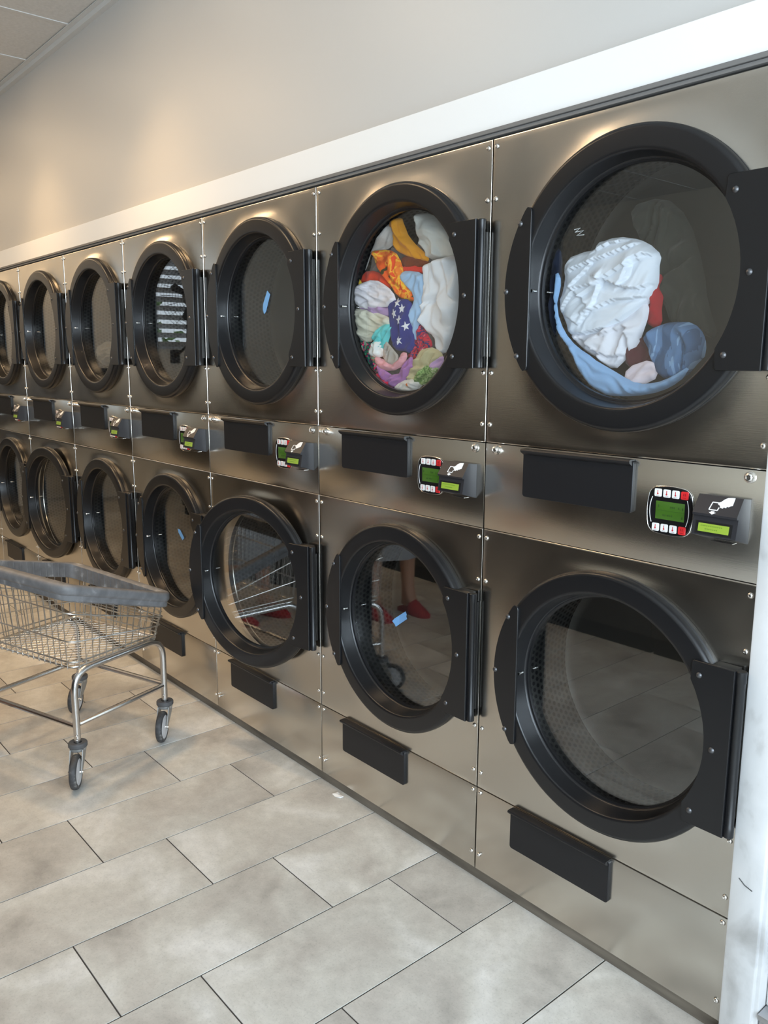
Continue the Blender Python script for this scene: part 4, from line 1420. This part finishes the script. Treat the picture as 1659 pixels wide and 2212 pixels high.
rim = sub(rb.add(vs, fs)).build('bumper_rim', BUMP, cart, smooth=40)
ribs = MB()
for s in range(4):
    a, b = corner(s, LEV[4][1], LEV[4][2][s]), corner((s + 1) % 4, LEV[4][1], LEV[4][2][(s + 1) % 4])
    for k in range(1, 16):
        p = a.lerp(b, k / 16)
        d = (b - a); d.z = 0; d.normalize()
        nn = (ctr - p); nn.z = 0
        nn = Vector((-d.y, d.x, 0)) if Vector((-d.y, d.x, 0)).dot(nn) > 0 else Vector((d.y, -d.x, 0))
        q = p + nn * .0145
        ribs.tube([q + Vector((0, 0, -.018)), q + Vector((0, 0, .041))], .0042, 6)
o = sub(ribs).build('rim_rib', BUMP, rim); o['kind'] = 'stuff'

# casters: headings as they stand in the photograph
WR = .0655
for P, head in ((PA, (.85, -.53)), (PB, (.76, -.65)), (PC, (.73, -.68)), (PD, (.80, -.60))):
    h = Vector((head[0], head[1], 0)).normalized()
    nrm = Vector((-h.y, h.x, 0))
    rot = math.atan2(h.y, h.x)
    # local frame: x = heading (trail), y = axle, origin under the stem
    fk = MB()
    fk.lathe([(0, .128), (.029, .128), (.031, .132), (.031, .140), (0, .140)], seg=24, axis='z')
    for s in (-1, 1):
        poly = [(-.026, .139), (.030, .139), (.038, .122), (.052, .098), (.068, .072), (.066, .058), (.056, .056), (.044, .070), (.000, .098), (-.022, .118)]
        fk.prism(poly, s * .0205, s * .0245, 'xz', ease=.0008)
    fk.box(-.024, .022, -.0245, .0245, .1285, .1335, .001)
    fork = fk.build('caster', FORK, cart, loc=P + OFF)
    fork.rotation_euler = (0, 0, rot)
    MB().lathe([(.014, .1405), (.033, .1405), (.0355, .144), (.0355, .156), (.033, .1595), (.020, .1610), (.0145, .159)], seg=28, axis='z').build('caster_cap', CAPM, fork)
    wx = .060
    ty = [(.049, -.0125), (.057, -.0135), (.0620, -.0110), (.0648, -.0060), (WR, 0), (.0648, .0060), (.0620, .0110), (.057, .0135), (.049, .0125)]
    MB().lathe(ty, (wx, 0, WR), 'y', 40, closed=True).build('tire', RUBBER, fork)
    MB().lathe([(0, -.0150), (.020, -.0155), (.034, -.0150), (.042, -.0125), (.045, -.0135), (.0495, -.0120), (.0495, .0120), (.045, .0135), (.042, .0125), (.030, .0150), (.020, .0155), (0, .0150)],
               (wx, 0, WR), 'y', 36).build('wheel_hub', HUBM, fork)
    MB().lathe([(0, -.0275), (.005, -.0275), (.006, -.0255), (.006, .0255), (.005, .0275), (0, .0275)], (wx, 0, WR), 'y', 10).build('axle_bolt', SCREW, fork)
    bl_ = MB()
    for z in (.170, .188):
        bl_.lathe([(0, .0165), (.004, .0155), (.0052, .012)], (0, 0, z), 'x', 10)
        bl_.lathe([(0, -.0165), (.004, -.0155), (.0052, -.012)], (0, 0, z), 'x', 10)
    bl_.build('stem_bolt', SCREW, fork)

# ---------------------------------------------------------------- paper scrap on the floor
pv = [(-.712, -.0127), (-.7035, .008), (-.690, .0105), (-.668, .0059), (-.6699, -.0068), (-.693, -.0162)]
ps_ = MB()
nb = len(pv)
top = [(x, y - .006, .004 + .003 * math.sin(i * 2.3)) for i, (x, y) in enumerate(pv)]
bot = [(x, y - .006, .0005 + .0015 * (i % 2)) for i, (x, y) in enumerate(pv)]
ps_.add(top + bot + [(-.69, -.009, .0065), (-.69, -.009, .001)], [(12, i, (i + 1) % nb) for i in range(nb)] + [(13, 6 + (i + 1) % nb, 6 + i) for i in range(nb)] +
        [(i, 6 + i, 6 + (i + 1) % nb, (i + 1) % nb) for i in range(nb)])
tag(ps_.build('paper_scrap', WHITE_PAINT, smooth=0), 'small white paper scrap on the floor at the dryer plinth', 'paper')

# ---------------------------------------------------------------- the rest of the shop, which the steel and glass mirror
WBODY = mat('washer_dark_front', (.035, .034, .034), .4)
WTOP = mat('washer_worktop', (.12, .11, .10), .5)
wm = empty('washing_machine', (0, 0, 0))
b = MB().box(.004, .796, -.80, 0, .10, 1.28, .006)
b.build('body', WBODY, wm)
MB().box(.01, .79, -.78, -.03, .0, .10).build('plinth', DARK_IN, wm, smooth=0)
MB().lathe([(.20, 0), (.20, .03), (.235, .045), (.27, .03), (.275, 0)], (.40, 0, .62), 'y', 40, closed=True).build('door_ring', PLATE, wm)
MB().lathe([(0, .02), (.10, .02), (.205, .006), (.205, .002), (0, .002)], (.40, 0, .62), 'y', 40).build('door_glass', KEYPAD, wm)
MB().box(.10, .70, -.001, .006, 1.06, 1.20, .003).build('control_panel', PLATE, wm)
MB().box(.03, .30, -.0005, .008, .98, 1.03, .003).build('soap_drawer', PLATE, wm)
idx = child_index()
WASH = ['at the far end of the facing row', 'second from the far end of the facing row', 'third from the far end of the facing row', 'fourth from the far end of the facing row', 'in the middle of the facing row',
        'fourth from the near end of the facing row', 'third from the near end of the facing row', 'second from the near end of the facing row', 'at the near end of the facing row']
for k in range(9):
    c = wm if k == 0 else copy_tree(wm, None, idx)
    c.location = (-6.4 + .8 * k, -2.20, 0)
    tag(c, 'dark front-loading washer ' + WASH[k], 'washer', 'washers facing the dryers')

for k in range(3):  # unseen dark blocks, added so the steel mirrors something dark
    c = empty('mirrored_dark_block', (XL + .002, -.42 - .80 * k, .72))
    tag(c, 'added unseen dark block on the far wall, ' + ['nearest the dryers', 'in the middle of three', 'farthest from the dryers'][k], 'cabinet', 'added dark blocks on the far wall')
    MB().box(0, .38, -.395, .395, 0, .80, .004).build('body', WBODY, c)
    for s in (-1, 1):
        dd = MB().box(.381, .398, s * .197 - .193, s * .197 + .193, .006, .794, .003).build('door', WBODY, c)
        MB().tube([(.399, s * .04, .10), (.415, s * .04, .10), (.415, s * .04, .22), (.399, s * .04, .22)], .004, 6).build('handle', FORK, dd)

# ceiling lights: warm recessed downlights near the wall, square panels farther out
HOUS = mat('downlight_trim', (.75, .74, .72), .4)
GLOW = mat('lamp_glow', (1, 1, 1), .5, emit=(1.0, .80, .55), estr=14)
PANELG = mat('panel_glow', (1, 1, 1), .5, emit=(1.0, .90, .76), estr=2.5)


def downlight(x, y, power):
    t = tag(empty('downlight', (x, y, ZC)), 'round recessed downlight over the ' + {-5: 'far end of', -3: 'middle of', -2: 'cart beside'}[int(x)] + ' the dryer row', 'light', 'recessed downlights')
    MB().lathe([(.075, -.004), (.098, -.006), (.100, 0), (.075, .002)], seg=32, axis='z', closed=True).build('trim_ring', HOUS, t)
    MB().lathe([(0, .002), (.074, .002), (.074, .003), (0, .003)], seg=32, axis='z').build('lens', GLOW, t)
    d = bpy.data.lights.new('downlight_lamp', 'SPOT')
    d.energy, d.color, d.spot_size, d.spot_blend, d.shadow_soft_size = power, (1.0, .66, .34), R(92), 1.0, .07
    o = bpy.data.objects.new('lamp', d)
    COL.objects.link(o)
    o.parent = t
    o.location = (0, 0, -.012)


def panel_light(x, y, power):
    t = tag(empty('ceiling_light', (x, y, ZC)), 'square ceiling light panel over the ' + {-7: 'far end of', -5: 'far half of', -3: 'middle of', -1: 'near half of'}[int(x)] + ' the aisle', 'light', 'ceiling light panels')
    MB().box(-.31, .31, -.31, .31, -.004, .002).build('frame', HOUS, t, smooth=0)
    MB().box(-.29, .29, -.29, .29, -.006, -.0041).build('diffuser', PANELG, t, smooth=0)
    d = bpy.data.lights.new('panel_lamp', 'AREA')
    d.shape, d.size, d.energy, d.color = 'SQUARE', .58, power, (1.0, .67, .35)
    o = bpy.data.objects.new('lamp', d)
    COL.objects.link(o)
    o.parent = t
    o.location = (0, 0, -.010)


for x in (-5.0, -3.5, -2.0):
    downlight(x, -.44, 78)
for x in (-7.3, -5.4, -3.4, -1.4):
    for y in (-1.25,):
        panel_light(x, y, 15)

# wall fan in front of the far window
FANM = mat('fan_dark', (.03, .03, .033), .45)
fan = tag(empty('fan', (XL + .55, -2.98, 2.34)), 'round dark wire-guard fan fixed in front of the far window', 'fan')
b = MB()
for rr in (.13, .16, .19, .22, .25, .28, .31, .34, .37, .40):
    b.tube([(.07 - .10 * (rr / .40) ** 2, rr * math.cos(a), rr * math.sin(a)) for a in [2 * PI * i / 40 for i in range(40)]], .0028, 5, closed=True)
for i in range(20):
    a = 2 * PI * i / 20
    b.tube([(.07 - .10 * q * q, .40 * q * math.cos(a), .40 * q * math.sin(a)) for q in (.2, .6, 1)], .003, 4)
b.build('guard', FANM, fan)
b = MB()
for i in range(4):
    a = i * PI / 2 + .4
    ca, sa = math.cos(a), math.sin(a)
    pts = [(.05, .0), (.12, -.03), (.27, -.045), (.29, .0), (.26, .05), (.12, .03)]
    n = len(pts)
    f = [(-.03 + .12 * q, p * ca - q * sa, p * sa + q * ca) for p, q in pts]
    b.add(f + [(x - .006, y, z) for x, y, z in f], [tuple(range(n)), tuple(range(2 * n - 1, n - 1, -1))] + [(k, (k + 1) % n, n + (k + 1) % n, n + k) for k in range(n)])
b.build('blade', FANM, fan)
MB().lathe([(0, .05), (.08, .045), (.10, .02), (.10, -.10), (.06, -.16), (0, -.16)], axis='x', seg=24).build('motor', mat('fan_motor', (.16, .16, .16), .5), fan)
MB().tube([(-.14, 0, 0), (-.20, 0, -.55), (-.53, 0, -.68)], .018, 8).box(-.548, -.53, -.06, .06, -.76, -.60).build('bracket', FANM, fan)
# greenery outside the far window
LEAF = mat('leaf_green', (.10, .20, .04), .6)
sh = MB()
r2 = random.Random(3)
for i in range(260):
    c = Vector((-9.6 + r2.gauss(0, .35), -3.5 + r2.uniform(-1.2, 1.2), 1.2 + abs(r2.gauss(0, .55))))
    d1 = Vector((r2.gauss(0, 1), r2.gauss(0, 1), r2.gauss(0, 1))).normalized() * .12
    d2 = d1.cross(Vector((r2.gauss(0, 1), r2.gauss(0, 1), r2.gauss(0, 1)))).normalized() * .05
    sh.add([c - d1, c + d2, c + d1, c - d2, c + d1.cross(d2) * .6], [(0, 1, 4), (1, 2, 4), (2, 3, 4), (3, 0, 4)])
t = tag(sh.build('shrub', LEAF, smooth=0), 'green shrub growing outside the far window', 'shrub')
MB().tube([(-9.6, -3.5, -.1), (-9.6, -3.5, 1.6)], .05, 8).build('stem', BASE_M, t)
MB().box(-14, XL - .12, -9, 3, -.2, -.1).build('ground_outside', GROUT, smooth=0)['kind'] = 'structure'
bpy.data.objects['ground_outside'].name = 'outside_ground'  # ground slab outside the far window

# ---------------------------------------------------------------- the customer at the cart, left of the frame, mirrored in the dryer glass
SKIN = mat('skin', srgb(196, 146, 116), .55)
SKIRT = fabric('grey_skirt_cloth', srgb(150, 152, 155))
SHIRT = fabric('dark_shirt_cloth', srgb(70, 74, 82))
HAIR = mat('dark_hair', (.02, .014, .010), .5)
SLIP = mat('red_slipper', srgb(170, 40, 48), .6)
EYE = mat('eye_white', (.8, .8, .78), .3)
IRIS = mat('eye_dark', (.03, .02, .015), .2)
LIPM = mat('lips', srgb(165, 85, 80), .5)
person = tag(empty('person', (-2.36, -1.50, 0)), 'person in grey skirt and red slippers standing left of the laundry cart', 'person')


def skinned(name, verts, edges, m, parent, levels=2, root=0):
    me = bpy.data.meshes.new(name)
    me.from_pydata([v[:3] for v in verts], edges, [])
    o = bpy.data.objects.new(name, me)
    COL.objects.link(o)
    o.parent = parent
    sk = o.modifiers.new('skin', 'SKIN')
    sk.use_smooth_shade = True
    if not me.skin_vertices:
        me.skin_vertices.new() if hasattr(me.skin_vertices, 'new') else None
    if len(me.skin_vertices):
        for i, v in enumerate(verts):
            r = v[3]
            me.skin_vertices[0].data[i].radius = r if isinstance(r, tuple) else (r, r)
            me.skin_vertices[0].data[i].use_root = (i == root)
    ss = o.modifiers.new('sub', 'SUBSURF')
    ss.levels = ss.render_levels = levels
    me.materials.append(m)
    return o


V, E_ = [], []


def jv(x, y, z, r, parent=None):
    V.append((x, y, z, r))
    if parent is not None:
        E_.append((parent, len(V) - 1))
    return len(V) - 1


pel = jv(0, 0, .94, (.145, .105))
sp = jv(.01, 0, 1.12, (.118, .090), pel)
ch = jv(0, 0, 1.31, (.135, .100), sp)
nb_ = jv(-.012, 0, 1.435, (.075, .065), ch)
nk = jv(0, 0, 1.50, .050, nb_)
ja = jv(.018, 0, 1.565, (.066, .072), nk)
hd = jv(.012, 0, 1.645, (.078, .092), ja)
tp = jv(.004, 0, 1.715, (.058, .066), hd)
for s in (-1, 1):
    sh_ = jv(-.01, s * .155, 1.395, .055, nb_)
    el = jv(-.03, s * .225, 1.13, .042, sh_)
    wr_ = jv(.10, s * .215, .935, .026, el)
    pm = jv(.135, s * .208, .875, (.036, .016), wr_)
    for q, (dy, ln) in enumerate(((-.027, .062), (-.009, .072), (.009, .068), (.027, .054))):
        a = jv(.150 + abs(dy) * -.1, s * .206 + dy, .842, .0085, pm)
        b = jv(.160, s * .206 + dy * 1.05, .842 - ln * .5, .0080, a)
        jv(.156, s * .205 + dy * 1.05, .842 - ln, .0068, b)
    t1 = jv(.150, s * .206 - s * .040, .885, .0100, pm)
    jv(.168, s * .206 - s * .050, .850, .0085, t1)
    hp_ = jv(0, s * .090, .880, (.088, .095), pel)
    fx_ = .035 if s < 0 else -.03
    kn = jv(.035 + fx_ * .5, s * .105, .490, (.054, .058), hp_)
    cf = jv(-.005 + fx_, s * .112, .350, (.052, .056), kn)
    an = jv(fx_, s * .120, .095, (.034, .036), cf)
    hl = jv(-.045 + fx_, s * .120, .045, (.030, .030), an)
    ft = jv(.080 + fx_, s * .126, .042, (.038, .024), an)
    jv(.145 + fx_, s * .128, .034, (.036, .016), ft)
body = skinned('body', V, E_, SKIN, person)
# face
for s in (-1, 1):
    MB().lathe([(0, .0125), (.006, .011), (.0108, .006), (.0125, 0), (.0108, -.006), (0, -.0125)], (.078, s * .031, 1.648), 'x', 14).build('eye', EYE, person)
    MB().lathe([(0, .0140), (.0045, .0125), (.006, .011)], (.078, s * .031, 1.648), 'x', 12).build('iris', IRIS, person)
    MB().tube([(.088, s * .016, 1.668), (.090, s * .032, 1.672), (.080, s * .046, 1.667)], .0035, 6).build('eyebrow', HAIR, person)
    MB().lathe([(0, .010), (.014, .008), (.021, 0), (.014, -.006), (0, -.007)], (-.002, s * .080, 1.635), 'y', 14).build('ear', SKIN, person)
nose = MB()
nose.add([(.088, -.006, 1.655), (.088, .006, 1.655), (.118, 0, 1.612), (.094, -.016, 1.606), (.094, .016, 1.606), (.098, 0, 1.600), (.07, 0, 1.63)],
         [(0, 2, 1), (0, 3, 2), (1, 2, 4), (2, 3, 5), (2, 5, 4), (0, 6, 3), (1, 4, 6), (3, 6, 5), (4, 5, 6), (0, 1, 6)])
nose.build('nose', SKIN, person, smooth=80)
MB().tube([(.084, -.024, 1.578), (.094, -.010, 1.579), (.096, 0, 1.577), (.094, .010, 1.579), (.084, .024, 1.578)], .0055, 8).build('mouth', LIPM, person)
hair = MB()
hv = []
for i in range(13):
    th = PI * .66 * i / 12
    ring = []
    for j in range(28):
        a = 2 * PI * j / 28
        front = max(0, math.cos(a))
        t2 = th * (1 - .42 * front)
        r_ = .101 + .004 * math.sin(j * 5 + i)
        ring.append((-.004 + r_ * 1.02 * math.sin(t2) * math.cos(a), r_ * .92 * math.sin(t2) * math.sin(a), 1.648 + .102 * math.cos(t2)))
    hv += ring
hf = [(i * 28 + j, i * 28 + (j + 1) % 28, (i + 1) * 28 + (j + 1) % 28, (i + 1) * 28 + j) for i in range(12) for j in range(28)]
n_ = len(hv)
hair.add(hv + [(x * .93 - .0003, y * .93, 1.648 + (z - 1.648) * .93) for x, y, z in hv], hf + [tuple(n_ + q for q in reversed(f)) for f in hf])
hair.tube([(-.085, 0, 1.64), (-.115, 0, 1.60), (-.12, 0, 1.50), (-.11, 0, 1.40)], .026, 10)
hair.build('hair', HAIR, person, smooth=70)
# t-shirt: the torso and upper arms again, a little larger
V2, E2 = [], []
Vs, Es = V, E_
V, E_ = V2, E2
a = jv(.0, 0, .90, (.165, .128))
b = jv(.01, 0, 1.12, (.138, .110), a)
c = jv(0, 0, 1.31, (.150, .115), b)
d = jv(-.012, 0, 1.430, (.090, .080), c)
for s in (-1, 1):
    e = jv(-.01, s * .160, 1.393, .068, d)
    jv(-.025, s * .215, 1.19, .060, e)
skinned('shirt', V, E_, SHIRT, person)
# calf-length skirt with soft folds
sk = MB()
rows = [(1.0, .155, .125), (.90, .185, .150), (.75, .205, .170), (.60, .225, .185), (.47, .240, .195), (.40, .248, .200)]
m_ = 48
vs = []
for z, rx, ry in rows:
    for j in range(m_):
        a = 2 * PI * j / m_
        k = 1 + .055 * math.sin(a * 9) * (1.0 - z)
        vs.append((.005 + ry * k * math.cos(a), rx * k * math.sin(a), z))
fs = [(i * m_ + j, i * m_ + (j + 1) % m_, (i + 1) * m_ + (j + 1) % m_, (i + 1) * m_ + j) for i in range(len(rows) - 1) for j in range(m_)]
n_ = len(vs)
sk.add(vs + [(x * .975, y * .975, z) for x, y, z in vs], fs + [tuple(n_ + q for q in reversed(f)) for f in fs] +
       [((len(rows) - 1) * m_ + j, (len(rows) - 1) * m_ + (j + 1) % m_, n_ + (len(rows) - 1) * m_ + (j + 1) % m_, n_ + (len(rows) - 1) * m_ + j) for j in range(m_)])
sk.build('skirt', SKIRT, person, smooth=60)
for s in (-1, 1):
    fx_ = .035 if s < 0 else -.03
    sl = MB()
    out = [(-.085, -.028), (-.06, -.040), (.02, -.040), (.10, -.050), (.16, -.044), (.195, -.018), (.195, .012), (.165, .040), (.10, .048), (.02, .040), (-.06, .040), (-.085, .028)]
    out = smooth_outline(out, 2)
    sl.prism([(fx_ + x, s * .124 + y) for x, y in out], .0, .020, 'xy')
    # vamp over the toes
    vv, ff_ = [], []
    for i in range(9):
        t = i / 8
        x = .045 + .140 * t
        w = .052 * (1 - .45 * t ** 3)
        h = .062 * (1 - t) + .030
        for j in range(9):
            a = PI * j / 8
            vv.append((fx_ + x, s * .124 + w * math.cos(a), .012 + h * math.sin(a) * (1 - .25 * t)))
    for i in range(8):
        for j in range(8):
            ff_.append((i * 9 + j, i * 9 + j + 1, (i + 1) * 9 + j + 1, (i + 1) * 9 + j))
    ff_.append(tuple(8 * 9 + j for j in range(9)))
    sl.add(vv, ff_)
    sl.build('slipper', SLIP, person, smooth=50)
